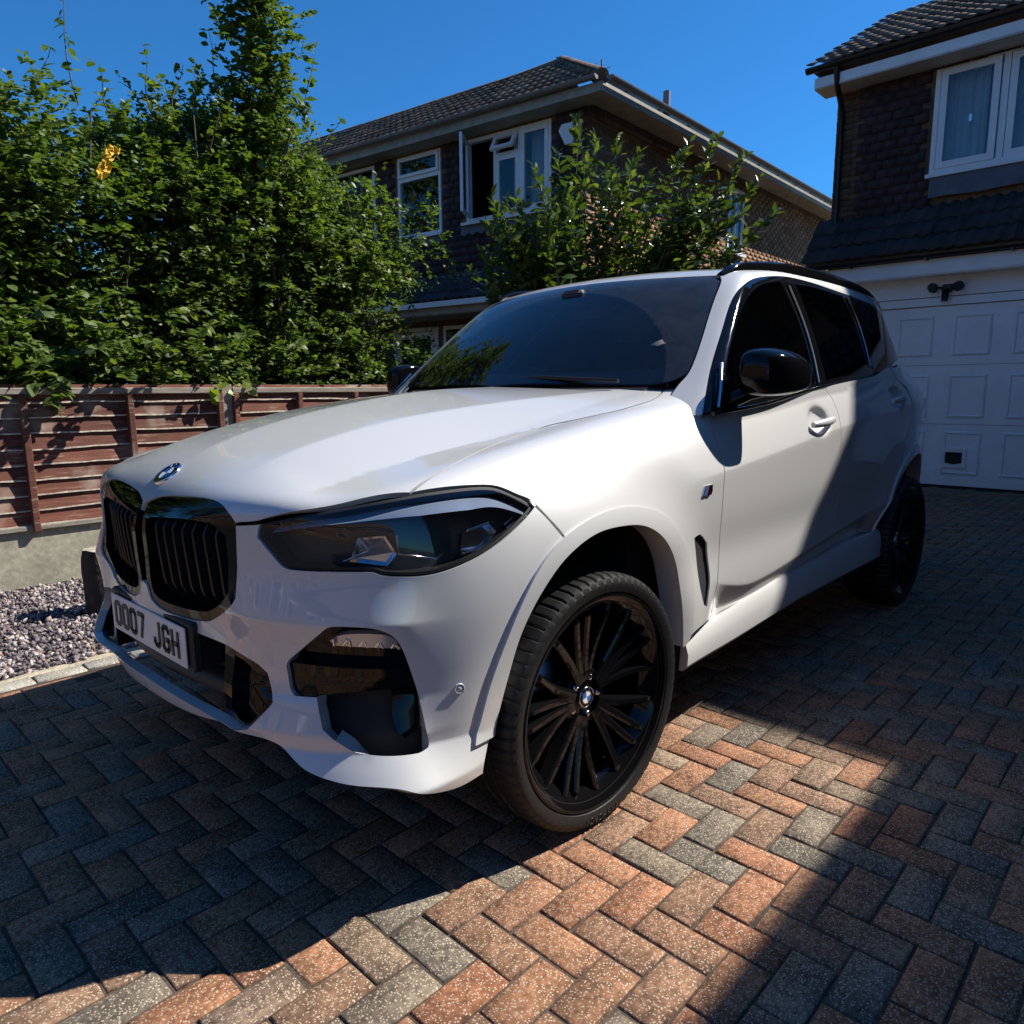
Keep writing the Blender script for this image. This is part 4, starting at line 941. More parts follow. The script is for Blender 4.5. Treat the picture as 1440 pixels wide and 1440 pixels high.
def tile_slope(parent, O, A, B, rows, cols, inside, mat, wd=.30, gauge=.335, maxn=300, tile=None, name='roof_tile'):
    """O lower corner, A along the eave, B up the slope (unit vectors)"""
    A, B = np.array(A, float), np.array(B, float); N = np.cross(A, B); N /= np.linalg.norm(N); T = []
    for r in range(rows):
        for c in range(cols):
            s, t = (c + .5) * wd, r * gauge
            if not inside(s, t): continue
            j = rng.normal(0, .008); P = np.array(O) + A * (s + rng.normal(0, .002)) + B * (t + rng.normal(0, .003)) + N * (.004 + rng.normal(0, .002))
            T.append(m4(P, A + N * j, B + N * rng.normal(0, .006), N))
    pieces(parent, name, tile if tile is not None else wave_tile(wd * 1.0, gauge * 1.15), T, mat, maxn=maxn)
def brick_courses(w, parent, s0, s1, z0, z1, mat, skips=(), maxn=300, toothed=False, name='wall_brick'):
    base = box_vf(.215, .02, .065); T = []; r = 0; z = z0 + .0375
    while z < z1:
        s = s0 + (.1125 if r % 2 == 0 else 0.0)
        while s < s1:
            if not any(k[0] < s < k[1] and k[2] < z < k[3] for k in skips): T.append(w.T(s + rng.normal(0, .0015), z + rng.normal(0, .001), rng.normal(0, .0008) - .0080, 0))
            s += .225
        z += .075; r += 1
    pieces(parent, name, base, T, mat, maxn=maxn)

def build_garage_house():
    h = empty('garage_house', (-9.1, 0, 0)); tag(h, 'house with white panelled garage door below dark hung tiles at the end of the driveway', 'house')
    IN = Matrix.Translation((9.1, 0, 0))
    def adopt(before):
        for o in [o for o in bpy.data.objects if o not in before and o.parent is None and o is not h]:
            o.parent = h; o.matrix_parent_inverse = IN
    hold = set(bpy.data.objects)
    W = Wall((-9.12, 0, 0), (0, 1, 0), (1, 0, 0)); G = Wall((-8.90, 0, 0), (0, 1, 0), (1, 0, 0))
    win = (-.65, 1.75, 3.89, 5.15)
    mb = MB(); W.holed(mb, -1.83, 6.0, 2.6, 5.30, [win]); L = Wall((-9.12, -1.83, 0), (-1, 0, 0), (0, -1, 0)); 
    mb.add([(-9.12, -1.83, 0), (-14.2, -1.83, 0), (-14.2, -1.83, 5.3), (-9.12, -1.83, 5.3)], [(0, 1, 2, 3)])
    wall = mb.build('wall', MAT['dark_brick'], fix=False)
    mb = MB(); mb.add([(-14.2, -1.83, 5.3), (-14.2, 6, 5.3), (-14.2, 6, 0), (-14.2, -1.83, 0)], [(0, 1, 2, 3)]).build('back_wall', MAT['bed_mortar'], fix=False)
    hung_tiles(W, wall, [(-1.46, 2.2, 3.50, 5.16)], [win, (-.62, 1.72, 3.4, 3.95)], MAT['hung_tile'])
    T = []; r = 0; z = 3.2
    while z < 5.14:
        T.append(W.T(-1.7215, z, -.004)); T.append(W.T((-1.5 if r % 2 == 0 else -1.53), z, -.008)); z += .075; r += 1
    pieces(wall, 'quoin_brick', box_vf(.215, .03, .065), T, MAT['dark_brick'])
    Ls = Wall((-9.12, -1.83, 0), (-1, 0, 0), (0, -1, 0)); brick_courses(Ls, wall, 0.1, 5, 0, 5.2, MAT['dark_brick'], maxn=0)
    # upper window
    wn_ = MB(); W.frame(wn_, win[0], win[1], win[2], win[3], .055, -.06, .03)
    for s in (.075, .98): W.box(wn_, s - .02, s + .05, win[2] + .055, win[3] - .055, -.06, .028)
    wf = wn_.build('window', MAT['upvc'])
    W.box(MB(), 0, 0, 0, 0, 0, 0)
    for (a, b, nm) in ((-.585, .040, 'sash'), (.135, .95, 'sash'), (1.04, 1.69, 'sash')):
        W.frame(MB(), a, b, win[2] + .055, win[3] - .065, .075, -.01, .048 if a < 0 else .034).build('sash', MAT['upvc'], wf)
        pane(W, wf, a + .07, b - .07, win[2] + .125, win[3] - .135, .02)
    curtain(W, wf, -.60, -.10, 3.9, 5.1, -.16); curtain(W, wf, .12, 1.7, 3.9, 5.1, -.18); curtain(W, wf, -.12, .10, 3.9, 5.1, -.30)
    W.box(MB(), win[0] - .03, win[1] + .03, win[2] - .045, win[2] - .002, -.05, .085).build('sill', MAT['upvc'], wf)
    W.box(MB(), -.25, -.22, 4.42, 4.50, .048, .06).build('window_handle', MAT['satin_metal'], wf)
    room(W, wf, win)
    ap = MB(); V = []
    for i in range(13):
        s = -.63 + 2.35 * i / 12; V += [W.p(s, 3.845, .055), W.p(s, 3.60 + .010 * math.sin(i * 1.7), .070)]
    ap.add(V, [(2 * i, 2 * i + 1, 2 * i + 3, 2 * i + 2) for i in range(12)]).build('lead_apron', MAT['lead'])
    # main roof
    e = Wall((-8.74, 0, 0), (0, 1, 0), (1, 0, 0))
    MB().box((-8.745, 2.0, 5.213), (.025, 8.02, .118)).build('fascia', MAT['garage_white'])
    MB().box((-8.94, 2.0, 5.145), (.40, 8.02, .018)).build('soffit', MAT['soffit'])
    MB().add([(-8.757, -2.0, 5.135), (-9.15, -2.0, 5.135), (-9.15, -2.0, 5.30), (-9.10, -2.0, 5.42), (-8.757, -2.0, 5.27)], [(0, 1, 2, 3, 4)]).build('box_end', MAT['garage_white'])
    def gutter(a, b, r, mat, name='gutter'):
        V = []; F = []; n = 9
        for p in (a, b):
            for k in range(n):
                w_ = math.pi + math.pi * k / (n - 1); V.append((p[0] + r * math.cos(w_), p[1], p[2] + r * math.sin(w_)))
        for k in range(n - 1): F.append((k, k + 1, n + k + 1, n + k))
        mb = MB().add(V, F, True); mb.add(V[:n], [tuple(range(n))]); mb.add(V[n:], [tuple(range(n))]); o = mb.build(name, mat, fix=False); return o
    gutter((-8.675, -2.10, 5.385), (-8.675, 6.0, 5.385), .062, MAT['gutter_black'])
    pit = R(28); Bv = (-math.cos(pit), 0, math.sin(pit))
    rb = MB(); rb.add([(-8.70, -2.06, 5.375), (-8.70, 6.1, 5.375), (-12.2, 6.1, 5.375 + 3.5 * math.tan(pit)), (-12.2, -2.06, 5.375 + 3.5 * math.tan(pit)), (-15.4, 6.1, 5.375), (-15.4, -2.06, 5.375)], [(0, 1, 2, 3), (3, 2, 4, 5), (0, 3, 5), (1, 4, 2)])
    roof_o = rb.build('roof', MAT['gutter_grey'])
    tile_slope(roof_o, (-8.66, -2.10, 5.40), (0, 1, 0), Bv, 11, 27, lambda s, t: True, MAT['roof_tile'])
    tile_slope(roof_o, (-8.66, 6.1, 5.40), (0, -1, 0), Bv, 0, 0, lambda s, t: True, MAT['roof_tile']) if False else None
    # skirt roof over the garage
    pk = math.atan2(3.49 - 2.90, 9.12 - 8.60); Bk = (-math.cos(pk), 0, math.sin(pk))
    sk = MB().add([(-8.62, -1.95, 2.87), (-8.62, 6, 2.87), (-9.125, 6, 3.46), (-9.125, -1.95, 3.46)], [(0, 1, 2, 3)]).build('skirt_roof', MAT['gutter_grey'])
    tile_slope(sk, (-8.57, -1.98, 2.885), (0, 1, 0), Bk, 3, 26, lambda s, t: True, MAT['dark_tile'], gauge=.275, tile=wave_tile(.30, .31, .030, 10, 2, .018), name='skirt_tile', maxn=90)
    MB().add([(-8.60, -1.94, 2.87), (-9.12, -1.94, 2.62), (-9.12, -1.94, 3.45)], [(0, 1, 2)]).build('skirt_end', MAT['dark_brick'])
    gutter((-8.595, -1.97, 2.862), (-8.595, 6.0, 2.862), .056, MAT['gutter_black'])
    for y in np.arange(-1.35, 2.0, .88):
        MB().box((-8.60, y, 2.80), (.10, .030, .028)).build('gutter_bracket', MAT['gutter_black'])
    MB().box((-8.67, 2.0, 2.715), (.024, 7.85, .175)).build('lower_fascia', MAT['garage_white'])
    MB().box((-8.80, 2.0, 2.620), (.25, 7.85, .016)).build('lower_soffit', MAT['garage_white'])
    # garage front: lintel boards and frame
    G.box(MB(), -1.83, 6.0, 2.375, 2.612, -.22, -.004).build('lintel_board', MAT['garage_white'])
    G.box(MB(), -1.83, 6.0, 2.268, 2.366, -.22, -.016).build('door_head', MAT['garage_white'])
    G.box(MB(), -1.83, -1.33, 0, 2.262, -.22, -.010).build('side_board', MAT['garage_white']); G.box(MB(), 2.98, 6.0, 0, 2.262, -.22, -.010).build('side_board', MAT['garage_white'])
    dr = G.box(MB(), -1.325, 2.975, .02, 2.258, -.10, -.045).build('garage_door', MAT['garage_white'])
    G.box(MB(), -1.325, 2.975, 0.0, .018, -.10, -.04).build('door_seal', MAT['rubber'], dr)
    pm = None
    for (z0, z1) in ((.155, .715), (.87, 1.42), (1.64, 2.15)):
        for k in range(7):
            c = -1.245 + .632 * k; a, b = c - .213, c + .213
            P = [(a, z0), (b, z0), (b, z1), (a, z1)]; Q = [(a + .028, z0 + .028), (b - .028, z0 + .028), (b - .028, z1 - .028), (a + .028, z1 - .028)]; Q2 = [(a + .045, z0 + .045), (b - .045, z0 + .045), (b - .045, z1 - .045), (a + .045, z1 - .045)]
            mb = MB(); V = [G.p(s, z, -.0445) for s, z in P] + [G.p(s, z, -.028) for s, z in Q] + [G.p(s, z, -.040) for s, z in Q2]
            mb.add(V, [(i, (i + 1) % 4, 4 + (i + 1) % 4, 4 + i) for i in range(4)] + [(4 + i, 4 + (i + 1) % 4, 8 + (i + 1) % 4, 8 + i) for i in range(4)] + [(8, 9, 10, 11)])
            mb.build('door_panel', MAT['garage_white'], dr)
    for z in (.792, 1.530): G.box(MB(), -1.325, 2.975, z, z + .006, -.05, -.0430).build('section_joint', MAT['gutter_grey'], dr)
    # cat flap
    cf = MB(); G.frame(cf, -.195, .085, .248, .492, .045, -.045, -.012); cfo = cf.build('cat_flap', MAT['upvc'], dr)
    MB().add([G.p(-.15, .31, -.030), G.p(-.055, .292, -.028), G.p(.04, .31, -.030), G.p(.04, .447, -.030), G.p(-.15, .447, -.030)], [(0, 1, 2, 3, 4)]).build('flap', MAT['matte_black'], dr)
    # downpipe with a swan neck
    MB().tube([(-8.70, -1.72, 5.34), (-8.72, -1.72, 5.20), (-8.80, -1.73, 5.10), (-9.0, -1.745, 4.95), (-9.06, -1.75, 4.85), (-9.06, -1.75, 4.0), (-9.06, -1.75, 3.45)], .036, 10).build('downpipe', MAT['gutter_black'])
    # wing added out of view on the right, shaped to shade drive and car
    wx, wy = -5.75, 3.05
    MB().add([(wx, wy, 0), (wx, 9.2, 0), (wx, 9.2, 5.3), (wx, wy, 5.3)], [(0, 1, 2, 3)]).build('shadow_wing_wall', MAT['dark_brick'], fix=False)
    MB().add([(wx, wy, 0), (wx, wy, 5.3), (-8.12, wy, 7.95), (-10.5, wy, 5.3), (-10.5, wy, 0)], [(0, 1, 2, 3, 4)]).build('shadow_gable_wall', MAT['dark_brick'], fix=False)
    MB().add([(wx + .3, wy - .15, 5.0), (wx + .3, 9.5, 5.0), (-8.12, 9.5, 8.02), (-8.12, wy - .15, 8.02), (-10.8, 9.5, 5.0), (-10.8, wy - .15, 5.0)], [(0, 1, 2, 3), (3, 2, 4, 5)]).build('shadow_wing_roof', MAT['roof_tile'], fix=False)
    # second unseen range, added to cast the shadow edge along the drive's right
    mb = MB(); mb.add([(-5.7, 4.35, 0), (1.2, 4.35, 0), (1.2, 4.35, 5.2), (-5.7, 4.35, 5.2)], [(0, 1, 2, 3)]); mb.add([(1.2, 4.35, 0), (1.2, 10, 0), (1.2, 10, 5.2), (1.2, 4.35, 5.2)], [(0, 1, 2, 3)]); mb.build('shadow_range_wall', MAT['dark_brick'])
    MB().add([(-5.9, 4.05, 5.12), (1.5, 4.05, 5.12), (1.5, 7.2, 7.0), (-5.9, 7.2, 7.0), (1.5, 10.3, 5.12), (-5.9, 10.3, 5.12)], [(0, 1, 2, 3), (3, 2, 4, 5), (1, 4, 2), (0, 3, 5)]).build('shadow_range_roof', MAT['roof_tile'])
    adopt(hold)
    # security light and camera over the door: a thing of its own
    c = empty('security_camera', (-8.90, -.28, 2.45)); tag(c, 'small black security camera with two round lamps on white garage lintel', 'camera')
    def put(mb, name, mat):
        o = mb.build(name, mat); o.parent = c; o.matrix_parent_inverse = Matrix.Translation((8.90, .28, -2.45)); return o
    put(MB().box((-8.885, -.28, 2.465), (.035, .12, .10), bev=.012), 'base_plate', MAT['dark_plastic'])
    for s in (-1, 1):
        hd = MB(); cc = Vector((-8.79, -.28 + s * .135, 2.475)); ax = Vector((.8, s * .25, -.55)).normalized(); q = ax.to_track_quat('Z', 'Y').to_matrix()
        hd.lathe([(0, -.03), (.045, -.026), (.062, .0), (.064, .016), (.056, .018)], 20, 'z'); hd.v = [tuple(q @ Vector(v) + cc) for v in hd.v]
        o = put(hd, 'lamp_head', MAT['dark_plastic'])
        ln = MB(); ln.lathe([(0, .014), (.055, .015)], 20, 'z'); ln.v = [tuple(q @ Vector(v) + cc) for v in ln.v]; put(ln, 'lamp_lens', MAT['steel'])
        put(MB().tube([(-8.87, -.28 + s * .05, 2.47), (-8.82, -.28 + s * .10, 2.475), tuple(cc - ax * .02)], .014, 8), 'lamp_arm', MAT['dark_plastic'])
    put(MB().tube([(-8.86, -.28, 2.44), (-8.80, -.28, 2.41), (-8.785, -.28, 2.30)], [.03, .04, .036], 12), 'camera_body', MAT['gloss_black'])

def build_neighbour():
    a = np.array([.118, -.993, 0]); b = np.array([-.9996, -.028, 0]); a /= np.linalg.norm(a); b /= np.linalg.norm(b); C = np.array([-7.15856, -4.44735, 0])
    h = empty('neighbour_house', tuple(C)); tag(h, 'neighbouring house with hipped tiled roof, dark hung tiles and an open white window', 'house')
    hold = set(bpy.data.objects)
    nf = np.array([-a[1], a[0], 0]); nf = nf if nf[0] > 0 else -nf; ns = np.array([-b[1], b[0], 0]); ns = ns if ns[1] > 0 else -ns
    F = Wall(C, a, nf); S = Wall(C + a * .15, b, ns)
    rw = (.69, 2.30, 3.90, 5.13); lw = (2.83, 3.80, 3.83, 5.13); tw = (4.36, 5.6, 3.9, 5.13); door = (2.96, 4.03, 0.05, 2.33); dw2 = (1.55, 2.85, .9, 2.33)
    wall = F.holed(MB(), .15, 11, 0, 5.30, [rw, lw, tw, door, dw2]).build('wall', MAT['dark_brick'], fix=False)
    hung_tiles(F, wall, [(0.18, 8.6, 3.08, 5.16)], [rw, lw, tw], MAT['hung_tile'])
    sw = (4.62, 5.30, 3.85, 5.02)
    side = S.holed(MB(), 0, 11, 0, 5.30, [sw]).build('side_wall', MAT['bed_mortar'], fix=False)
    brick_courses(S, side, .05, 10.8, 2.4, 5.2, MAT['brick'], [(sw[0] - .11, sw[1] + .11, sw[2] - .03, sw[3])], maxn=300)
    # right-hand window: open casement, tilted fanlight, fixed lights
    mb = MB(); F.frame(mb, *rw, .055, -.07, .02)
    for s in (1.25, 1.72): F.box(mb, s - .03, s + .03, rw[2] + .055, rw[3] - .055, -.07, .018)
    F.box(mb, 1.28, 1.69, 4.77, 4.83, -.07, .017)
    w1 = mb.build('window', MAT['upvc'])
    F.frame(MB(), .745, 1.22, rw[2] + .055, rw[3] - .055, .055, -.03, .032).build('sash', MAT['upvc'], w1); pane(F, w1, .80, 1.165, 4.01, 5.02, 0)
    F.frame(MB(), 1.28, 1.69, rw[2] + .055, 4.77, .05, -.03, .026).build('sash', MAT['upvc'], w1); pane(F, w1, 1.33, 1.64, 4.0, 4.72, 0)
    def hinged(o_s, o_z, sdir, zdir, wd, ht, nm):
        # a sash frame in its own plane
        w = Wall(o_s, sdir, np.cross(sdir, zdir)); w.Z = np.array(zdir, float)
        o = w.frame(MB(), 0, wd, 0, ht, .055, -.02, .025).build(nm, MAT['upvc'], w1)
        q = MB(); q.add([w.p(.05, .05, 0), w.p(wd - .05, .05, 0), w.p(wd - .05, ht - .05, 0), w.p(.05, ht - .05, 0)], [(0, 1, 2, 3)]).build('pane', MAT['house_glass'], w1, fix=False)
    ang = R(62); sd = -a * math.cos(ang) + nf * math.sin(ang)
    hinged(F.p(2.25, 3.965, .03), 0, sd, (0, 0, 1), .50, 1.13, 'open_casement')
    tl = R(32); zd = np.array([0, 0, -1.]) * math.cos(tl) + nf * math.sin(tl)
    hinged(F.p(1.70, 5.07, .03), 0, -a, zd, .42, .27, 'open_fanlight')
    F.box(MB(), rw[0] - .04, rw[1] + .06, rw[2] - .045, rw[2] - .003, -.05, .10).build('sill', MAT['upvc'], w1)
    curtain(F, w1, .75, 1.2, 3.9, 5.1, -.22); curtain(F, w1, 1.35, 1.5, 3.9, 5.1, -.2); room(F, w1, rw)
    # left-hand window
    mb = MB(); F.frame(mb, *lw, .05, -.07, .02); F.box(mb, lw[0] + .05, lw[1] - .05, 4.735, 4.80, -.07, .018); w2 = mb.build('window', MAT['upvc'])
    F.frame(MB(), lw[0] + .03, lw[1] - .03, 4.80, 5.10, .05, -.02, .05).build('fanlight', MAT['upvc'], w2); pane(F, w2, lw[0] + .08, lw[1] - .08, 4.85, 5.06, .02); pane(F, w2, lw[0] + .05, lw[1] - .05, 3.88, 4.735, -.02)
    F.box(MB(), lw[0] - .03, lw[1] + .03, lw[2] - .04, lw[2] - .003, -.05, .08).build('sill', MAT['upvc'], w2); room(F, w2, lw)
    mb = MB(); F.frame(mb, *tw, .05, -.07, .02); w3 = mb.build('window', MAT['upvc']); pane(F, w3, tw[0] + .05, tw[1] - .05, 3.95, 5.08, -.02); room(F, w3, tw)
    for (s0, s1, z0) in ((rw[0] - .05, rw[1] + .1, 3.72), (lw[0], lw[1], 3.66)):
        mb = MB(); V = []; n = 40
        for i in range(n + 1):
            s = s0 + (s1 - s0) * i / n; V += [F.p(s, z0 + .13, .036), F.p(s, z0 + .02 * math.sin(i * 1.6), .048)]
        mb.add(V, [(2 * i, 2 * i + 1, 2 * i + 3, 2 * i + 2) for i in range(n)]).build('lead_flashing', MAT['lead'])
    mb = MB(); S.frame(mb, *sw, .05, -.05, .02); S.box(mb, sw[0] + .3, sw[0] + .35, sw[2] + .05, sw[3] - .05, -.05, .018); w4 = mb.build('window', MAT['upvc']); pane(S, w4, sw[0] + .05, sw[1] - .05, sw[2] + .05, sw[3] - .05, -.02); room(S, w4, sw); S.box(MB(), sw[0] - .04, sw[1] + .04, sw[2] - .05, sw[2] - .003, -.05, .08).build('sill', MAT['upvc'], w4)
    # eaves
    E = C - a * .35 - b * .35
    z0 = 5.10
    def beam(p, q, dz0, dz1, nrm, th, name, mat):
        p, q = np.array(p, float), np.array(q, float); V = [tuple(x + np.array([0, 0, z]) + nrm * d) for z in (dz0, dz1) for d in (0, th) for x in (p, q)]
        return MB().add(V, [(0, 2, 3, 1), (4, 5, 7, 6), (0, 1, 5, 4), (1, 3, 7, 5), (3, 2, 6, 7), (2, 0, 4, 6)]).build(name, mat)
    beam(E + nf * 0, E + a * 11.5, 5.165, 5.285, nf, .022, 'fascia', MAT['old_fascia']); beam(E, E + b * 11.5, 5.165, 5.285, ns, .022, 'fascia', MAT['old_fascia'])
    MB().add([tuple(E + [0, 0, 5.167]), tuple(E + a * 11.5 + [0, 0, 5.167]), tuple(C + a * 11.2 + [0, 0, 5.167]), tuple(C + [0, 0, 5.167])], [(0, 1, 2, 3)]).build('soffit', MAT['old_fascia'])
    MB().add([tuple(E + [0, 0, 5.167]), tuple(E + b * 11.5 + [0, 0, 5.167]), tuple(C + b * 11.2 + [0, 0, 5.167]), tuple(C + [0, 0, 5.167])], [(0, 1, 2, 3)]).build('soffit', MAT['old_fascia'])
    def ggut(p, q, nrm, r=.055):
        V = []; Fc = []; n = 9
        for x in (p, q):
            for k in range(n): w_ = math.pi * k / (n - 1); V.append(tuple(np.array(x) + nrm * (r + .02 + r * math.cos(w_)) - np.array([0, 0, r * math.sin(w_)])))
        for k in range(n - 1): Fc.append((k, k + 1, n + k + 1, n + k))
        m = MB().add(V, Fc, True); m.add(V[:n], [tuple(range(n))]); m.add(V[n:], [tuple(range(n))]); m.build('gutter', MAT['gutter_grey'], fix=False)
    ggut(E - b * .05 + [0, 0, 5.33], E + a * 11.5 - b * .05 + [0, 0, 5.33], nf); ggut(E - a * .05 + [0, 0, 5.33], E + b * 11.5 - a * .05 + [0, 0, 5.33], ns)
    for k in range(12):
        o = S.box(MB(), .3 + .9 * k, .34 + .9 * k, 5.24, 5.34, .35, .50).build('gutter_clip', MAT['gutter_grey'])
    # hipped roof
    pit = R(32); run = 2.2; zr = 5.345 + run * math.tan(pit)
    e0 = E + [0, 0, 5.345]; e1 = E + a * 12 + [0, 0, 5.345]; e2 = E + b * 12 + [0, 0, 5.345]; r0 = E + a * run + b * run + [0, 0, zr]; r1 = E + a * 12 + b * run + [0, 0, zr - .42]
    r2 = E + a * run + b * 12 + [0, 0, zr]
    roof_o = MB().add([tuple(x) for x in (e0, e1, r1, r0, e2, r2)], [(0, 1, 2, 3), (0, 3, 5, 4)]).build('roof', MAT['gutter_grey'])
    MB().add([tuple(r0), tuple(r1), tuple(E + a * 12 + b * 4.4 + [0, 0, 5.3]), tuple(E + a * 2 + b * 4.4 + [0, 0, 5.3])], [(0, 1, 2, 3)]).build('roof_back', MAT['gutter_grey'])
    Bf = (r0 + r1) / 2 - (e0 + e1) / 2; Bf = b * math.cos(pit) + np.array([0, 0, 1]) * math.sin(pit)
    def slope(O, A, B, flip):
        A2 = A; N = np.cross(A2, B)
        if N[2] < 0: O = O + A * 12; A2 = -A; 
        L = run / math.cos(pit)
        ins = (lambda s, t: (s > t * math.cos(pit) and t < L - .1) if A2 is A else (12 - s > t * math.cos(pit) and t < L - .1))
        tile_slope(roof_o, O - B * .03 + np.array([0, 0, .01]), A2, B, 8, 40, ins, MAT['roof_tile'], maxn=150 if A is a else 120)
    slope(e0, a, b * math.cos(pit) + np.array([0, 0, math.sin(pit)]), 0); slope(e0, b, a * math.cos(pit) + np.array([0, 0, math.sin(pit)]), 0)
    hb = MB(); n = 9
    for i in range(n):
        p, q = e0 + (r0 - e0) * (i / n), e0 + (r0 - e0) * ((i + 1.06) / n); hb2 = MB().tube([p + [0, 0, .0], q + [0, 0, .012]], [.105, .095], 10); hb2.build('hip_tile', MAT['roof_tile'], roof_o)
    n = 22
    for i in range(n):
        p, q = r0 + (r1 - r0) * (i / n), r0 + (r1 - r0) * ((i + 1.04) / n); MB().tube([p - [0, 0, .02], q - [0, 0, .012]], [.10, .094], 10).build('ridge_tile', MAT['roof_tile'], roof_o)
    MB().tube([tuple(e0 + [0, 0, .05]), tuple(e0 + [0, 0, .20])], .014, 6).build('hip_iron', MAT['gutter_grey'])
    # vent pipe and aerial
    vp = E + b * 2.1 + a * .22 + [0, 0, 5.45]; MB().tube([vp, vp + [0, 0, .34]], .055, 12).build('vent_pipe', MAT['gutter_grey'])
    ab = E + a * 3.6 + b * 3.2 + [0, 0, 6.15]; am = MB(); am.tube([ab, ab + [0, 0, 1.05]], .016, 6)
    am.build('aerial_mast', MAT['gutter_grey'])
    bm_ = ab + [0, 0, .72]; d_ = a * -.75 + nf * .35; 
    mb = MB(); mb.tube([bm_ - d_ * .1, bm_ + d_ * .85], .010, 6)
    for i in range(9): c = bm_ + d_ * (.1 + .085 * i); mb.tube([c - np.array([0, 0, .07]), c + np.array([0, 0, .07])], .006, 4)
    o = mb.build('aerial', MAT['gutter_grey']); 
    # alarm box
    al = [(.52, 4.90), (.47, 4.98), (.24, 4.98), (.19, 4.90), (.30, 4.70), (.41, 4.70)]
    MB().prism([F.p(s, z, .02) for s, z in al], tuple(nf * .07)).build('alarm_box', MAT['upvc'])
    # porch roof and door
    zt, zb, pj = 3.08, 2.62, .72; pp = math.atan2(zt - zb, pj)
    po = MB().add([F.p(.9, zb, pj), F.p(5.4, zb, pj), F.p(5.4, zt, .02), F.p(.9, zt, .02)], [(0, 1, 2, 3)]).build('porch_roof', MAT['gutter_grey'], fix=False)
    Bp = -nf * math.cos(pp) + np.array([0, 0, math.sin(pp)]); O = np.array(F.p(5.4, zb + .01, pj + .05))
    tile_slope(po, O, -a, Bp, 3, 15, lambda s, t: True, MAT['dark_tile'], gauge=.28, tile=wave_tile(.30, .32, .030, 10, 2, .018), name='porch_tile', maxn=60)
    mb = MB(); F.box(mb, .9, 5.4, zt - .01, zt + .05, .0, .06); mb.build('porch_flashing', MAT['lead'])
    F.box(MB(), .9, 5.4, 2.44, 2.58, pj - .03, pj - .005).build('porch_fascia', MAT['old_fascia']); F.box(MB(), .9, 5.4, 2.54, 2.62, pj, pj + .09).build('porch_gutter', MAT['upvc'])
    F.box(MB(), .9, 5.4, 2.425, 2.44, 0, pj - .03).build('porch_soffit', MAT['old_fascia'])
    mb = MB(); F.frame(mb, *door, .06, -.06, .02); fd = mb.build('front_door', MAT['upvc']); F.frame(MB(), 3.03, 3.96, .1, 2.26, .11, -.03, .012).build('door_leaf', MAT['upvc'], fd); pane(F, fd, 3.14, 3.85, .9, 2.15, -.01); F.box(MB(), 3.14, 3.85, .2, .88, -.03, .0).build('door_panel', MAT['upvc'], fd); room(F, fd, door)
    F.box(MB(), 3.12, 3.15, 1.0, 1.14, .012, .05).build('door_handle', MAT['satin_metal'], fd)
    mb = MB(); F.frame(mb, *dw2, .06, -.06, .02); F.box(mb, 2.15, 2.21, .96, 2.27, -.06, .018); w5 = mb.build('window', MAT['upvc']); pane(F, w5, 1.61, 2.79, .96, 2.27, -.01); room(F, w5, dw2)
    for o in [o for o in bpy.data.objects if o not in hold and o.parent is None and o is not h]:
        o.parent = h; o.matrix_parent_inverse = Matrix.Translation(tuple(-C))

def build_street():
    r = MB().add([(4.2, -200, -.055), (11.2, -200, -.055), (11.2, 200, -.055), (4.2, 200, -.055)], [(0, 1, 2, 3)]).build('road', MAT['asphalt']); tag(r, 'tarmac road running past the end of the driveway', kind='structure')
    p = MB().add([(3.42, -200, -.012), (4.2, -200, -.012), (4.2, 200, -.012), (3.42, 200, -.012), (4.2, -200, -.13), (4.2, 200, -.13)], [(0, 1, 2, 3), (1, 4, 5, 2)]).build('pavement', MAT['asphalt']); tag(p, 'tarmac pavement between the driveway and the road', kind='structure')
    # unseen terrace across the road, added to block low sky and warm the fill
    h = empty('sky_blocking_terrace', (15.5, 0, 0)); tag(h, 'unseen brick terrace added across the road to block low sky light', 'house')
    hold = set(bpy.data.objects)
    W = Wall((19.5, -26, 0), (0, 1, 0), (-1, 0, 0)); holes = []
    for k in range(9):
        holes += [(1.2 + 6 * k, 3.2 + 6 * k, .9, 2.3), (1.2 + 6 * k, 2.8 + 6 * k, 3.6, 4.9), (4.0 + 6 * k, 5.2 + 6 * k, 3.6, 4.9)]
    W.holed(MB(), 0, 54, 0, 5.6, holes).build('wall', MAT['dark_brick'], fix=False)
    for q in holes:
        f = W.frame(MB(), *q, .06, -.08, .02).build('window', MAT['upvc']); pane(W, f, q[0] + .06, q[1] - .06, q[2] + .06, q[3] - .06, -.02); room(W, f, q)
    MB().add([(19.1, -26.4, 5.5), (19.1, 28.4, 5.5), (23, 28.4, 8.6), (23, -26.4, 8.6), (27, 28.4, 5.5), (27, -26.4, 5.5)], [(0, 1, 2, 3), (3, 2, 4, 5), (0, 3, 5), (1, 4, 2)]).build('roof', MAT['roof_tile'])
    for o in [o for o in bpy.data.objects if o not in hold and o.parent is None and o is not h]:
        o.parent = h; o.matrix_parent_inverse = Matrix.Translation((-15.5, 0, 0))
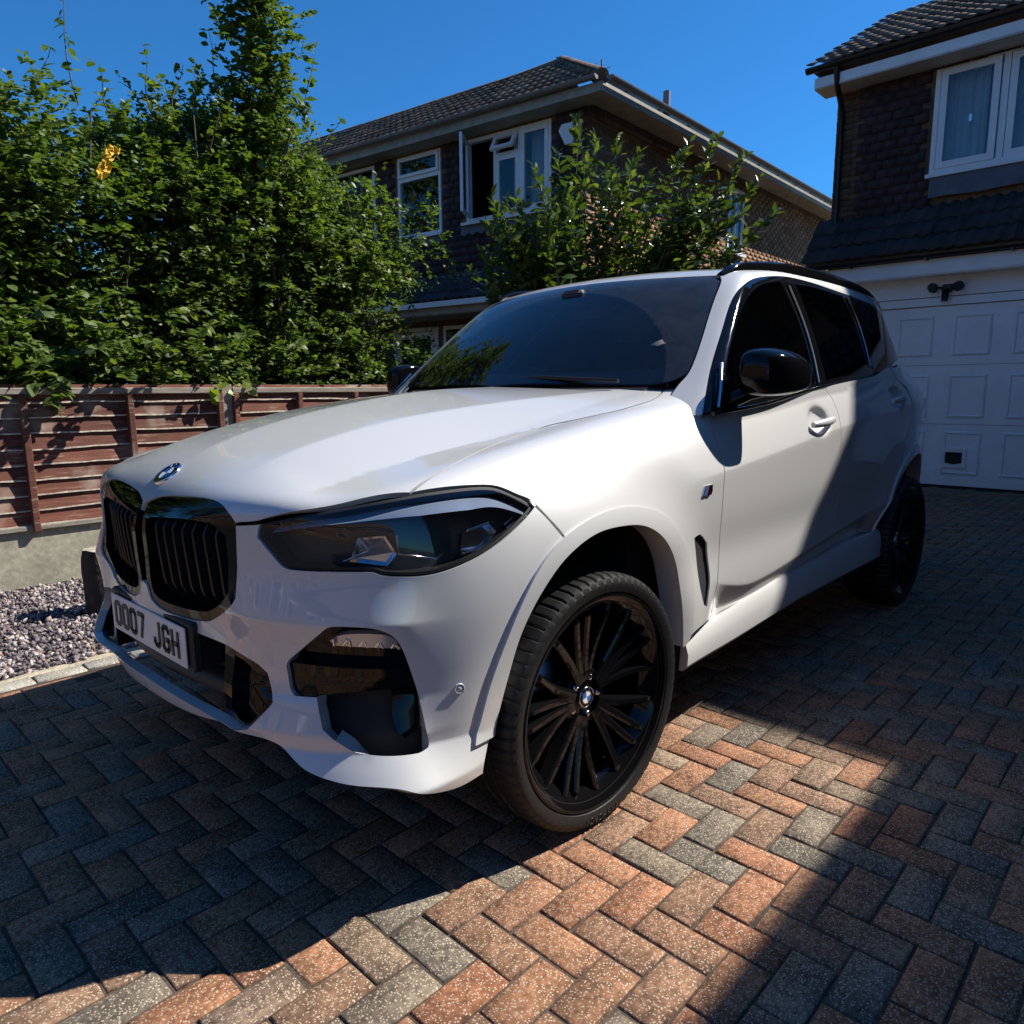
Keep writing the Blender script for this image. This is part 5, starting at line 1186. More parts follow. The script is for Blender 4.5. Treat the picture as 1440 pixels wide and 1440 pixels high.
# ------------------------------------------------------------------ the car
def build_car():
    car = empty('parked_car'); tag(car, 'large white SUV with black grille and black multi-spoke wheels parked on the brick driveway', 'car')
    paint = MAT['car_paint']; blk = MAT['gloss_black']; mblk = MAT['matte_black']; plast = MAT['dark_plastic']
    f3 = lambda n: [np.array(p) for p in LINE[n]]
    DN = (.8, .6, 0); DS = (0, 1, 0); DU = (0.08, .6, .8); DH = (.5, 0, .866); DG = (.30, .72, .62)
    centre = lambda Q: np.asarray(Q)[:, 1] < 1e-4
    A3 = np.array
    kid = f3('kid'); kid = [A3((max(p[0], .8), max(p[1], .022), p[2])) for p in kid]
    hk = f3('hood_kid'); hk = [A3((.852, 0, .934))] + [A3((p[0], max(p[1], .012), p[2])) for p in hk[1:]]
    hs = f3('hood_shut')[:-1]
    aseam = f3('wedge')[0]
    # crease lines: pairs of point rows either side of each fold
    xs = np.arange(-3.4, -.50, .013)
    cl = [np.stack([xs, side(xs, crease_z(xs) + o), crease_z(xs) + o], 1) for o in (-.005, .005)]
    xl = np.arange(-2.7, -.58, .013)
    ll = [np.stack([xl, side(xl, lower_z(xl) + o), lower_z(xl) + o], 1) for o in (-.005, .005)]
    xb = np.arange(-2.8, -.66, .013); bz = np.interp(-xb, [-p[0] for p in LINE['dlo_body']], [p[2] for p in LINE['dlo_body']])
    ll += [np.stack([xb, side(xb, bz - o), bz - o], 1) for o in (.010, .022, .036, .052)]
    xh = np.arange(-.60, .70, .014)
    hl_ = []
    for fn in (crease_up, crease_lo):
        for o in (-.009, -.003, .003, .009): yy = fn(xh) + o; hl_.append(np.stack([xh, yy, top(xh, yy)], 1))
    yr = np.arange(.40, .95, .012)
    def row(z): 
        P = np.stack([yr * 0, yr, yr * 0 + z], 1); q = np.stack([.80 - .0 * yr, .0 * yr, 0 * yr], 1)
        h_ = np.linspace(-.20, .50, 60); O = np.stack([-.6 * h_, .8 * h_, h_ * 0 + z], 1)
        return solve(bodyF, O, np.broadcast_to(A3((.8, .6, 0)), O.shape), .25, 1.6)
    rl = [row(.728 + o) for o in (-.007, -.002, .002, .007)] + [row(.432 + o) for o in (-.005, 0, .005)] + [row(.350 + o) for o in (-.006, -.002, .002, .006)]
    # bonnet
    half = hk + hs[1:] + [A3((-.69, .705, 1.262)), A3((-.645, .60, 1.27)), A3((-.575, .35, 1.277)), A3((-.535, 0, 1.28))]
    panel('hood', bodyF, DH, half, paint, car, both=True, step=.024, lo=.25, hi=1.9, seam=centre, edge=.012, lines=hl_)
    # front wings
    fend = hs[4:] + [A3((-.69, .715, 1.262)), aseam, A3((-.648, .84, 1.262)), A3((-.655, .885, 1.19))] + f3('door_f')[1:] \
        + [A3((-.60, .915, .40))] + f3('arch_in')[::-1][:9] + [A3((.194, .972, .835))] + f3('fend_seam')[::-1] + f3('headlight')[7:4:-1]
    vent = f3('vent')
    panel('wing', bodyF, DU, fend, paint, car, pair=True, step=.022, lo=.70, hi=2.0, holes=[vent], hole_flange=.006, edge=.011, lines=cl)
    panel('vent_back', bodyF, DS, [p + A3((0, 0, 0)) for p in vent], mblk, car, pair=True, step=.05, lo=.3, hi=1.4, off=-.010, gap=-.015, flange=0)
    # bumper
    hl = f3('headlight')
    bump = [A3((.862, 0, .735))] + kid[15:7:-1] + [hs[0]] + [hl[0]] + hl[:7:-1] + f3('fend_seam') + f3('arch_in')[4::-1] + f3('bot')[::-1] + [A3((.845, .25, .412)), A3((.87, 0, .418))]
    bump = [p for p in bump]
    itk = f3('intake_right'); itk = [A3((.868, 0, .645))] + itk + [A3((.885, 0, .462))]
    fog = f3('fog')
    # intake: an opening over the whole width, so cut it out of the half outline
    up = [A3((.868, 0, .735))] + bump[1:]
    low_c = bump[-1]
    outline = up[:-1] + [low_c] + itk[::-1]
    panel('bumper', bodyF, DN, outline, paint, car, both=True, step=.020, lo=.25, hi=1.6, holes=[fog], hole_flange=.05, flange=.03, seam=centre, edge=.010, lines=rl)
    panel('bumper_light_block', bodyF, DN, [A3((.868, 0, .70))] + bump[1:-1] + [low_c], mblk, car, both=True, step=.06, lo=.1, hi=1.6, off=-.10, flange=0, seam=centre, gap=.03, edge=.03)  # added dark skin out of sight, blocks sun leaking through the front
    # wheel arch trims
    def arch(dx, sc, both_name):
        ao = [A3((p[0] * sc + dx, p[1], p[2])) for p in f3('arch_out')]; ai = [A3((p[0] * sc + dx, p[1], p[2])) for p in f3('arch_in')]
        panel('arch_trim', bodyF, DS, ao + ai[::-1], paint, car, pair=True, step=.02, lo=.3, hi=1.5, off=.009, flange=.011, gap=0.0, edge=.012)
        pts = cr_path(ai, .02, closed=False)
        O = pts.copy(); O[:, 1] = 0
        P = solve(bodyF, O, np.broadcast_to(A3((0, 1., 0)), O.shape), .3, 1.5)
        for s, nm in ((1, 'arch_lip'), (-1, 'arch_lip')):
            V = np.concatenate([P + A3((0, .007, 0)), P + A3((0, -.035, 0)), P + A3((0, -.075, .004))]); V[:, 1] *= s; n = len(P)
            F = [(i, i + 1, n + i + 1, n + i) for i in range(n - 1)] + [(n + i, n + i + 1, 2 * n + i + 1, 2 * n + i) for i in range(n - 1)]
            me = mesh_np('arch_lip', V, F, [paint], smooth=True); link('arch_lip', me, car)
    arch(0, 1.0, 'front'); arch(-2.985, 1.07, 'rear')
    # wheel wells (dark liners)
    for cx in (0.0, -2.985):
        m = MB(); prof = []
        n = 26; V = []; F = []
        for i in range(n + 1):
            w = math.pi * (-.055 + 1.155 * i / n)
            for yy in (.50, .905 if i > 3 else .84): V.append((cx + .50 * math.cos(w) - .03, yy, .385 + .515 * math.sin(w)))
        for i in range(n): F.append((2 * i, 2 * i + 1, 2 * i + 3, 2 * i + 2))
        m.add(V, F, True); m.add([V[2 * i] for i in range(n + 1)], [tuple(range(n + 1))])
        o = m.build('wheel_well', mblk, car, fix=False); c = mirror_copy(o); c.name = 'wheel_well'
    # doors
    db = f3('door_b'); dm = f3('door_m'); bl = f3('dlo_body')
    fd = f3('door_f')[1:] + [A3((-.80, .90, .428)), db[1], db[2], A3((-1.835, .91, .498))] + dm[::-1] + bl[3::-1][1:] + [A3((-.66, .88, 1.172))]
    panel('door', bodyF, DS, fd, paint, car, pair=True, step=.019, lo=.3, hi=1.5, edge=.011, extra=((-1.555, .95, 1.118), .11, .009), lines=cl + ll)
    ao = [A3((p[0] * 1.07 - 2.985, p[1], p[2])) for p in f3('arch_out')]
    rd = dm + [A3((-1.835, .91, .498)), A3((-2.1, .905, .502)), A3((-2.45, .9, .50))] + ao[1:6] + [A3((-2.80, .97, .99)), A3((-2.86, .95, 1.12)), A3((-2.84, .90, 1.25)), bl[6]] + bl[5:3:-1] + [A3((-1.80, .897, 1.270))]
    panel('door', bodyF, DS, rd, paint, car, pair=True, step=.021, lo=.3, hi=1.5, edge=.012, extra=((-2.62, .95, 1.20), .11, .010), lines=cl + ll)
    # rear quarter and tail
    q = [bl[6], A3((-2.84, .90, 1.25)), A3((-2.86, .95, 1.12)), A3((-2.80, .97, .99))] + ao[5:14] + [A3((-3.60, .90, .45)), A3((-3.85, .80, .46)), A3((-3.98, .5, .5)), A3((-4.02, 0, .52)), A3((-3.95, 0, 1.25)), A3((-3.88, .45, 1.32)), A3((-3.7, .62, 1.36)), A3((-3.45, .68, 1.405)), A3((-3.05, .80, 1.372))]
    panel('rear_body', bodyF, (-.62, .78, 0), q, paint, car, both=True, step=.03, lo=.3, hi=4.2, edge=.02, seam=centre)
    # roof, pillars
    rx0 = [(-3.64, .565), (-3.35, .605), (-3.1, .632), (-2.8, .655), (-2.4, .668), (-2.0, .668), (-1.7, .662), (-1.5, .655), (-1.34, .645), (-1.235, .630)]
    def rail_pts(q): O = A3([(x, y, 0) for x, y in q]); return list(solve(glassF, O, np.broadcast_to(A3((0, 0, 1.)), O.shape), .9, 2.4))
    dlo = f3('dlo'); wd = f3('wedge')
    dlo_r = [A3((-3.02, .66, 1.655)), A3((-3.22, .70, 1.545)), A3((-3.35, .72, 1.43))]
    dlo_s = dlo[:9] + [A3((-2.75, .70, 1.705))] + dlo_r + dlo[13:]
    top_edge = [*rail_pts(rx0)]
    pil = [A3((-.575, .86, 1.175)), A3((-.64, .897, 1.165))] + dlo_s[1:13] + [A3((-3.42, .67, 1.41)), A3((-3.68, .60, 1.43)), A3((-3.70, .58, 1.55))] + top_edge + wd[::-1] + [A3((-.70, .765, 1.27)), A3((-.60, .80, 1.235))]
    panel('pillar', glassF, DG, pil, paint, car, pair=True, step=.022, lo=.2, hi=2.6, edge=.012, flange=.02)
    rf = [A3((-1.155, 0, 1.735)), A3((-1.16, .2, 1.733)), A3((-1.185, .42, 1.722)), A3((-1.235, .625, 1.70))] + top_edge[::-1] + [A3((-3.66, .3, 1.68)), A3((-3.68, 0, 1.69))]
    panel('roof', glassF, (0.12, .2, 1), rf, paint, car, both=True, step=.03, lo=.9, hi=2.4, seam=centre, edge=.018, flange=.012)
    # black glass line along the side, panes set on it
    panel('window_frame', glassF, (0, .9, .35), dlo_s, blk, car, pair=True, step=.03, lo=.2, hi=2.0, edge=.012, gap=-.001, flange=.012)
    gl = MAT['tinted_glass']
    w1 = [A3((-.80, .86, 1.21)), A3((-.86, .84, 1.32)), A3((-1.00, .80, 1.455)), A3((-1.16, .76, 1.58)), A3((-1.31, .73, 1.65)), A3((-1.45, .72, 1.69)), A3((-1.60, .71, 1.708)), A3((-1.66, .80, 1.5)), A3((-1.63, .88, 1.275))]
    w2 = [A3((-1.77, .89, 1.29)), A3((-1.80, .80, 1.5)), A3((-1.78, .71, 1.715)), A3((-2.1, .69, 1.728)), A3((-2.36, .69, 1.722)), A3((-2.42, .78, 1.54)), A3((-2.40, .86, 1.335))]
    w3 = [A3((-2.47, .86, 1.345)), A3((-2.47, .78, 1.54)), A3((-2.43, .70, 1.71)), A3((-2.75, .70, 1.675)), A3((-2.98, .70, 1.61)), A3((-3.15, .73, 1.51)), A3((-3.23, .76, 1.43)), A3((-2.95, .80, 1.40))]
    for w in (w1, w2, w3):
        panel('side_window', glassF, (0, .9, .35), w, gl, car, pair=True, step=.03, lo=.2, hi=2.0, off=.003, flange=.004, edge=.02)
    def on_glass(pts, off): 
        P = np.array(pts, float); O = P.copy(); O[:, 1] = 0
        Q = solve(glassF, O, np.broadcast_to(A3((0, 1., 0)), O.shape), .2, 1.5); return Q + grad(glassF, Q) * off
    for ln in ([(-1.673, 0, 1.70), (-1.70, 0, 1.55), (-1.69, 0, 1.40), (-1.655, 0, 1.275)], [(-2.43, 0, 1.715), (-2.47, 0, 1.6), (-2.46, 0, 1.47), (-2.43, 0, 1.36)]):
        Q = on_glass(ln, .006); Q = cr_path(Q, .05, closed=False)
        o = MB().tube(Q, .0055, 6).build('window_trim', MAT['satin_metal'], car); mirror_copy(o)
    bt = cr_path(on_glass([(-.67, 0, 1.168), (-1.1, 0, 1.20), (-1.6, 0, 1.252), (-2.3, 0, 1.302), (-2.75, 0, 1.345), (-2.98, 0, 1.376)], .004), .03, closed=False)
    o = MB().tube(bt, .008, 8).build('belt_trim', blk, car); mirror_copy(o)
    # roof rails
    rx = np.array([-1.24, -1.30, -1.38, -1.5, -1.7, -2.0, -2.4, -2.8, -3.1, -3.35, -3.55, -3.66]); ry = np.array([.630, .640, .648, .655, .662, .668, .668, .655, .632, .605, .578, .56])
    O = np.stack([rx, ry, 0 * rx], 1); rp = solve(glassF, O, np.broadcast_to(A3((0, 0, 1.)), O.shape), .9, 2.4)
    rp[:, 2] += np.array([.0, .010, .018, .022, .024, .025, .025, .024, .022, .018, .010, .0]); rail = cr_path(rp, .06, closed=False)
    n = len(rail); V = []; F = []
    for p in rail:
        for u, v in ((-.018, -.035), (-.017, .002), (-.006, .011), (.008, .009), (.018, -.003), (.020, -.040)): V.append((p[0], p[1] + u, p[2] + v))
    for i in range(n - 1):
        for k in range(5): F.append((i * 6 + k, i * 6 + k + 1, i * 6 + 7 + k, i * 6 + 6 + k))
    F += [tuple(range(6)), tuple(range((n - 1) * 6 + 5, (n - 1) * 6 - 1, -1))]
    o = MB().add(V, F, False).build('roof_rail', blk, car); auto_smooth(o, 40); mirror_copy(o)
    # windscreen with its black border
    ws = [A3((-.545, 0, 1.27)), A3((-.60, .42, 1.268)), A3((-.665, .66, 1.262)), A3((-.705, .735, 1.278))] + wd + [A3((-1.225, .60, 1.698)), A3((-1.175, .40, 1.716)), A3((-1.150, 0, 1.728))]
    panel('windscreen_border', glassF, DH, ws, blk, car, both=True, step=.03, lo=.0, hi=2.4, seam=centre, edge=.02, flange=0, off=-.002, gap=-.002,
          holes=[[A3((-.60, .002, 1.325)), A3((-.645, .40, 1.325)), A3((-.735, .665, 1.325)), A3((-.80, .700, 1.37)), A3((-.99, .668, 1.52)), A3((-1.165, .590, 1.66)), A3((-1.125, .40, 1.688)), A3((-1.10, .002, 1.70))]], hole_flange=0)
    panel('windscreen', glassF, DH, ws, MAT['windscreen_glass'], car, both=True, step=.03, lo=.0, hi=2.4, seam=centre, edge=.02, flange=0, off=.002, gap=.002)
    rw = [A3((-3.78, 0, 1.42)), A3((-3.72, .5, 1.42)), A3((-3.58, .5, 1.62)), A3((-3.60, 0, 1.66))]
    panel('rear_window', glassF, (-1, 0, .3), rw, blk, car, both=True, step=.06, lo=0, hi=4.5, seam=centre, edge=.04, off=.003)
    panel('tail_panel', glassF, (-1, 0.1, .3), [A3((-3.85, 0, 1.26)), A3((-3.86, .45, 1.30)), A3((-3.75, .62, 1.38)), A3((-3.70, .60, 1.45)), A3((-3.58, .56, 1.64)), A3((-3.62, 0, 1.69))], paint, car, both=True, step=.06, lo=0, hi=4.5, seam=centre, edge=.03)
    # tail lamp wrapping onto the side
    panel('tail_lamp', bodyF, (-.62, .78, 0), [A3((-3.62, .87, 1.19)), A3((-3.75, .80, 1.20)), A3((-3.93, .55, 1.20)), A3((-3.96, .45, 1.10)), A3((-3.85, .74, 1.06)), A3((-3.66, .85, 1.12))], MAT['red_lens'], car, pair=True, step=.04, lo=.3, hi=4.2, off=.004, flange=.01)
    # sills
    xs = np.linspace(-.545, -2.60, 36); V = []; F = []
    for x in xs:
        zt = float(np.interp(-x, [.54, .75, .95, 1.33, 2.1, 2.6], [.405, .424, .450, .474, .503, .500])); zb = float(np.interp(-x, [.54, .86, 1.5, 2.6], [.285, .302, .328, .322]))
        yb = .895 + .012 * float(sig((x + .75) / -.06))
        for (y, z) in ((yb - .02, zt + .004), (yb + .010, zt - .004), (yb + .022, zt - .022), (yb + .032, zt * .55 + zb * .45), (yb + .030, zb + .026), (yb + .012, zb + .004), (yb - .16, zb)): V.append((x, y, z))
    for i in range(len(xs) - 1):
        for k in range(6): F.append((i * 7 + k, i * 7 + k + 1, i * 7 + 8 + k, i * 7 + 7 + k))
    F += [tuple(range(7)), tuple(range(35 * 7 + 6, 35 * 7 - 1, -1))]
    o = MB().add(V, F).build('sill', paint, car); auto_smooth(o, 28); mirror_copy(o)
    # dark body behind the gaps
    sh = [A3((.55, 0, .5)), A3((.55, 0, .9)), A3((.40, .82, 1.0)), A3((.2, .9, .95)), A3((.45, .8, .7)), A3((.5, .75, .5))]
    m = MB()
    m.box((-1.45, 0, .60), (2.3, 1.66, .42)).box((.10, 0, .62), (.95, .92, .62)).box((-3.1, 0, .75), (1.5, .94, .6)).box((-1.5, 0, .33), (3.9, 1.3, .16))
    m.box((-.52, 0, .90), (.30, 1.40, .42))
    m.box((-1.7, .845, .86), (1.95, .06, .62)).box((-1.7, -.845, .86), (1.95, .06, .62))
    m.build('underbody', mblk, car)
    # ---- front details
    # kidneys: frame, slats, dark back
    def pull(P, poly_c, d):  # shrink an outline towards its centre line in y/z
        return None
    Dk = (1, .12, 0); D_, A_, B_ = frame(Dk)
    ko = cr_path(kid, .012); k2 = np.stack([ko @ A_, ko @ B_], 1); ki2 = inset(k2, .020)
    O = ki2[:, :1] * A_ + ki2[:, 1:] * B_; ki = solve(bodyF, O, np.broadcast_to(D_, O.shape), .2, 1.5)
    w = np.clip((ki[:, 2] - .86) / .10, 0, 1)[:, None]      # the frame is deeper along its top
    ki = ki + w * A3((0, -.004, -.030)) + np.clip((ki[:, 1:2] - .38) / .05, 0, 1) * A3((0, -.016, 0))
    panel('grille_frame', bodyF, Dk, ko, blk, car, pair=True, raw=True, step=.02, lo=.2, hi=1.5, off=-.004, flange=.02, gap=-.002, holes=[ki], hole_flange=.075, hole_dir=(-.98, 0, .0))
    panel('grille_back', bodyF, Dk, kid, mblk, car, pair=True, step=.06, lo=.2, hi=1.5, off=-.085, gap=.0, flange=0)
    kip = np.stack([ki[:, 1], ki[:, 2]], 1)
    m = None
    for i in range(8):
        y0 = .072 + i * .0475
        zz = np.linspace(.66, .985, 60); ok = inpoly(np.stack([np.full(60, y0), zz], 1), inset(kip, -.004)); zz = zz[ok]
        if len(zz) < 5: continue
        zs = np.linspace(zz[0], zz[-1], 14); zs = np.sort(np.append(zs, [.90, .905]))
        zs = zs[(zs >= zz[0]) & (zs <= zz[-1])]
        O = np.stack([np.zeros(len(zs)), np.full(len(zs), y0), zs], 1); P = solve(bodyF, O, np.broadcast_to(A3((1., 0, 0)), O.shape), .1, 1.5)
        back = .018 + np.interp(zs, [.66, .74, .90, .98], [.050, .010, .0, .034])
        V = []; F = []
        for (x, y, z), b in zip(P, back):
            xf = x - b
            V += [(xf - .045, y - .0075, z), (xf - .003, y - .0045, z), (xf, y, z), (xf - .003, y + .0045, z), (xf - .045, y + .0075, z)]
        for a in range(len(zs) - 1):
            for k in range(4): F.append((a * 5 + k, a * 5 + k + 1, a * 5 + 6 + k, a * 5 + 5 + k))
        o = MB().add(V, F).build('grille_slat', MAT['satin_black'], car, fix=False)
        c = mirror_copy(o)
    # lower intake: back, side fillers, plate plinth
    m = MB(); m.box((.70, 0, .55), (.10, 1.06, .26)); m.build('intake_back', mblk, car)
    ins = f3('insert')
    panel('intake_filler', bodyF, DN, ins, blk, car, pair=True, step=.04, lo=.25, hi=1.5, off=-.022, gap=-.004, flange=.05,
          holes=[[A3((.82, .395, .605)), A3((.81, .44, .598)), A3((.80, .49, .578)), A3((.79, .515, .56)), A3((.79, .535, .52)), A3((.80, .525, .500)), A3((.815, .47, .450)), A3((.825, .425, .452)), A3((.83, .39, .47))]], hole_flange=.03)
    panel('intake_filler_back', bodyF, DN, ins, blk, car, pair=True, step=.06, lo=.25, hi=1.5, off=-.05, gap=0, flange=0)
    m = MB(); V = []
    for i in range(21):
        y = -.53 + 1.06 * i / 20; x = .845 - .29 * y * y
        V += [(x - .02, y, .470), (x - .02, y, .505), (x - .06, y, .52)]
    m.add(V, [(i * 3 + k, i * 3 + k + 1, i * 3 + 4 + k, i * 3 + 3 + k) for i in range(20) for k in range(2)], True); m.build('intake_bar', plast, car)
    MB().box((.845, 0, .600), (.028, .56, .135), bev=.006).box((.80, 0, .58), (.07, .50, .10)).build('plate_plinth', plast, car)
    pl = MB().box((.8655, 0, .598), (.005, .520, .111), bev=.002).build('number_plate', MAT['plate_white'], car)
    # raised characters, 79 mm high
    glyph = {'O': [[(.12, 0), (.0, .10), (0, .9), (.12, 1), (.38, 1), (.5, .9), (.5, .10), (.38, 0), (.12, 0)]], '0': [[(.12, 0), (.0, .10), (0, .9), (.12, 1), (.38, 1), (.5, .9), (.5, .10), (.38, 0), (.12, 0)]],
             '7': [[(0, 1), (.5, 1), (.2, 0)]], 'J': [[(.46, 1), (.46, .14), (.34, 0), (.14, 0), (.0, .14), (0, .26)]],
             'G': [[(.5, .80), (.5, .88), (.38, 1), (.12, 1), (0, .88), (0, .12), (.12, 0), (.38, 0), (.5, .12), (.5, .46), (.28, .46)]], 'H': [[(0, 0), (0, 1)], [(.5, 0), (.5, 1)], [(0, .5), (.5, .5)]]}
    def glyph_mesh(ch):
        mb = MB(); hw = .0068; hgt = .065
        for ln in glyph[ch]:
            P = [np.array((x * .072, z * hgt)) for x, z in ln]
            for a, b in zip(P[:-1], P[1:]):
                d = (b - a) / np.linalg.norm(b - a); nn = np.array((-d[1], d[0]))
                q = [a - d * hw * .55 + nn * hw, b + d * hw * .55 + nn * hw, b + d * hw * .55 - nn * hw, a - d * hw * .55 - nn * hw]
                mb.prism([(0, -p[0], p[1]) for p in q], (.0022, 0, 0))
        return mb.mesh('character', [MAT['plate_black']])
    gm = {c: glyph_mesh(c) for c in 'O07JGH'}
    xpos = -.226
    # seen from the front the text runs from the car's right to its left
    for ch in 'OO07 JGH':
        if ch == ' ': xpos += .052; continue
        o = link('character', gm[ch], pl); o.location = (.868, xpos, .566); o.scale = (1, -1, 1); xpos += .0595
    # bonnet roundel and wheel caps
    def roundel(parent, mat_world, r, name='badge'):
        mb = MB(); n = 40
        def ring(r0, r1, h, mi): 
            V = [(h if r_ == r0 else h, r_ * math.cos(2 * math.pi * i / n), r_ * math.sin(2 * math.pi * i / n)) for i in range(n) for r_ in (r0, r1)]
            mb.add(V, [(2 * i, 2 * i + 1, (2 * i + 3) % (2 * n), (2 * i + 2) % (2 * n)) for i in range(n)], False, mi)
        mb.lathe([(r * 1.02, -.006), (r * 1.02, .003), (r * .96, .0055), (r * .92, .004)], n, 'y', mi=0)
        # lathe runs about y: turn it to x
        mb.v = [(v[1], v[0], v[2]) for v in mb.v]
        ring(r * .62, r * .93, .004, 1); ring(r * .58, r * .62, .0048, 0)
        for k in range(4):
            V = [(.0042, 0, 0)] + [(.0042, r * .58 * math.cos(math.pi / 2 * (k + j / 8)), r * .58 * math.sin(math.pi / 2 * (k + j / 8))) for j in range(9)]
            mb.add(V, [(0, j + 1, j + 2) for j in range(8)], False, 2 if k % 2 == 0 else 3)
        # letters on the black ring
        o = mb.build(name, [MAT['chrome'], blk, MAT['plate_white'], MAT['badge_blue']], parent)
        o.matrix_local = mat_world
        L = MB(); let = {'B': [[(0, 0), (0, 1), (.5, .9), (.5, .6), (0, .5), (.55, .4), (.55, .1), (0, 0)]], 'M': [[(0, 0), (.05, 1), (.35, .3), (.65, 1), (.7, 0)]], 'W': [[(0, 1), (.15, 0), (.4, .8), (.65, 0), (.8, 1)]]}
        for ch, ang in (('B', 130), ('M', 90), ('W', 50)):
            c = Vector((0, -math.cos(R(ang)), math.sin(R(ang)))) * r * .775; t = Vector((0, math.sin(R(ang)), math.cos(R(ang)))); u = Vector((0, -math.cos(R(ang)), math.sin(R(ang))))
            for ln in let[ch]:
                for a, b in zip(ln[:-1], ln[1:]):
                    f = lambda q: Vector((.0046, 0, 0)) + c + t * -(q[0] - .35) * r * .22 * -1 + u * (q[1] - .5) * r * .2
                    L.tube([f(a), f(b)], r * .022, 4)
        lo = L.build('badge_letters', MAT['chrome'], o)
        return o
    hp = A3((.778, 0., 1.03)); hp = solve(bodyF, A3([[0, 0, 0.45]]), A3([[.80, 0, .60]]), .2, 1.6)[0]; hn = grad(bodyF, hp[None])[0]
    xa = Vector(hn); ya = Vector((0, 1, 0)); za = xa.cross(ya).normalized(); ya = za.cross(xa)
    roundel(car, Matrix(((xa.x, ya.x, za.x, hp[0]), (xa.y, ya.y, za.y, hp[1]), (xa.z, ya.z, za.z, hp[2]), (0, 0, 0, 1))), .043)
    # fog corner: dark box, gloss beam, light strip
    panel('fog_housing', bodyF, DN, fog, mblk, car, pair=True, step=.05, lo=.2, hi=1.5, off=-.075, gap=-.03, flange=0)
    panel('fog_surround', bodyF, DN, [fog[0], fog[1], fog[2], fog[3], fog[4], A3((.594, .834, .60)), A3((.70, .71, .585)), A3((.768, .60, .575)), fog[17], fog[18], fog[19], fog[20]], blk, car, pair=True, step=.04, lo=.2, hi=1.5, off=-.045, gap=-.004, flange=.02)
    beam = [A3((.768, .590, .623)), A3((.70, .705, .622)), A3((.60, .83, .618)), A3((.588, .845, .568)), A3((.69, .735, .560)), A3((.745, .665, .546)), A3((.768, .612, .547)), A3((.770, .600, .565))]
    panel('fog_beam', bodyF, DN, beam, blk, car, pair=True, step=.03, lo=.2, hi=1.5, off=-.012, gap=.002, flange=.04)
    panel('side_blade', bodyF, DN, [A3((.588, .845, .560)), A3((.572, .858, .46)), A3((.60, .84, .44)), A3((.625, .815, .50)), A3((.63, .81, .56))], blk, car, pair=True, step=.04, lo=.2, hi=1.5, off=-.03, gap=.002, flange=.04)
    strip = panel('light_strip', bodyF, DN, f3('drl'), MAT['lamp_clear'], car, step=.02, lo=.2, hi=1.5, off=-.016, gap=.001, flange=.02)
    s2 = mirror_copy(strip)
    # facets in the strip
    dr = f3('drl'); L = MB()
    for i in range(9):
        t = i / 8.0; a = dr[8] * (1 - t) + dr[6] * t; b = dr[1] * (1 - t) + dr[5] * t
        n_ = grad(bodyF, ((a + b) / 2)[None])[0] * -.010
        a2, b2 = a * .85 + b * .15 + n_, a * .2 + b * .8 + n_
        L.tube([a2 + (b2 - a2) * (.1 if i % 2 else .0), b2 + (dr[6] - dr[8]) * (.05 if i % 2 else -.04)], .0035, 5)
    o = L.build('strip_facets', MAT['chrome'], strip); d = o.copy(); COL.objects.link(d); d.parent = s2
    # parking sensor
    sp = A3([[.498, .901, .556]]); sn = grad(bodyF, sp)[0]
    for s in (1, -1):
        mm = MB(); mm.lathe([(0, .003), (.0075, .003), (.008, 0), (.010, 0), (.010, .0035), (.0125, .0035), (.0135, -.004)], 20)
        q = Vector((sn[0], sn[1] * s, sn[2])).to_track_quat('Y', 'Z').to_matrix()
        mm.v = [tuple(q @ Vector(v) + Vector((sp[0][0], sp[0][1] * s, sp[0][2]))) for v in mm.v]
        mm.build('parking_sensor', MAT['paint_grey'], car)
    # ---- headlights
    hl3 = cr_path(hl, .012); D_, A_, B_ = frame(DN); h2 = np.stack([hl3 @ A_, hl3 @ B_], 1)
    def lens_in(g):
        q = inset(h2, g); O = q[:, :1] * A_ + q[:, 1:] * B_
        return solve(bodyF, O, np.broadcast_to(D_, O.shape), .2, 1.5)
    ring_in = lens_in(.0085)
    panel('headlight_gasket', bodyF, DN, hl3, mblk, car, pair=True, raw=True, step=.02, lo=.2, hi=1.5, off=-.005, flange=.03, gap=.001, holes=[ring_in], hole_flange=.05)
    head = panel('headlight', bodyF, DN, ring_in, MAT['lamp_lens'], car, raw=True, step=.022, lo=.2, hi=1.5, off=-.002, flange=0, gap=-.001)
    g2 = panel_geo(bodyF, DN, ring_in, raw=True, step=.03, lo=.2, hi=1.5, off=-.055, flange=0, gap=-.004)
    geo_obj('lamp_housing', g2, MAT['lamp_grey'], head)
    # pale blue strip along the top: the lens's sky reflection, put in as colour
    tp = cr_path(hl[0:9], .01, closed=False); O = tp.copy(); tt = np.linspace(0, 1, len(tp))
    up_ = np.stack([tp @ A_, tp @ B_], 1)
    def at(q2, off):
        O = q2[:, :1] * A_ + q2[:, 1:] * B_; P = solve(bodyF, O, np.broadcast_to(D_, O.shape), .2, 1.5); return P + grad(bodyF, P) * off
    a0 = up_ + np.stack([0.012 * (tt < .1) - .0 * tt, -.013 - .004 * tt], 1); wd_ = .011 + .024 * np.clip(tt / .55, 0, 1) ** 1.2 * np.clip((1.04 - tt) / .3, .1, 1)
    a1 = a0 + np.stack([0 * tt, -wd_], 1)
    P0, P1 = at(a0[2:-2], -.022), at(a1[2:-2], -.005)
    V = np.concatenate([P0, P1]); n = len(P0)
    o = link('lens_sky_sheen', mesh_np('lens_sky_sheen', V, [(i, i + 1, n + i + 1, n + i) for i in range(n - 1)], [MAT['lens_sky_sheen']], smooth=True), head)
    # two angular lamp units, ribs at the tip, light guides
    def poly_at(pts, off): return at(np.array([(np.array(p) @ A_, np.array(p) @ B_) for p in pts]), off)
    U = MB()
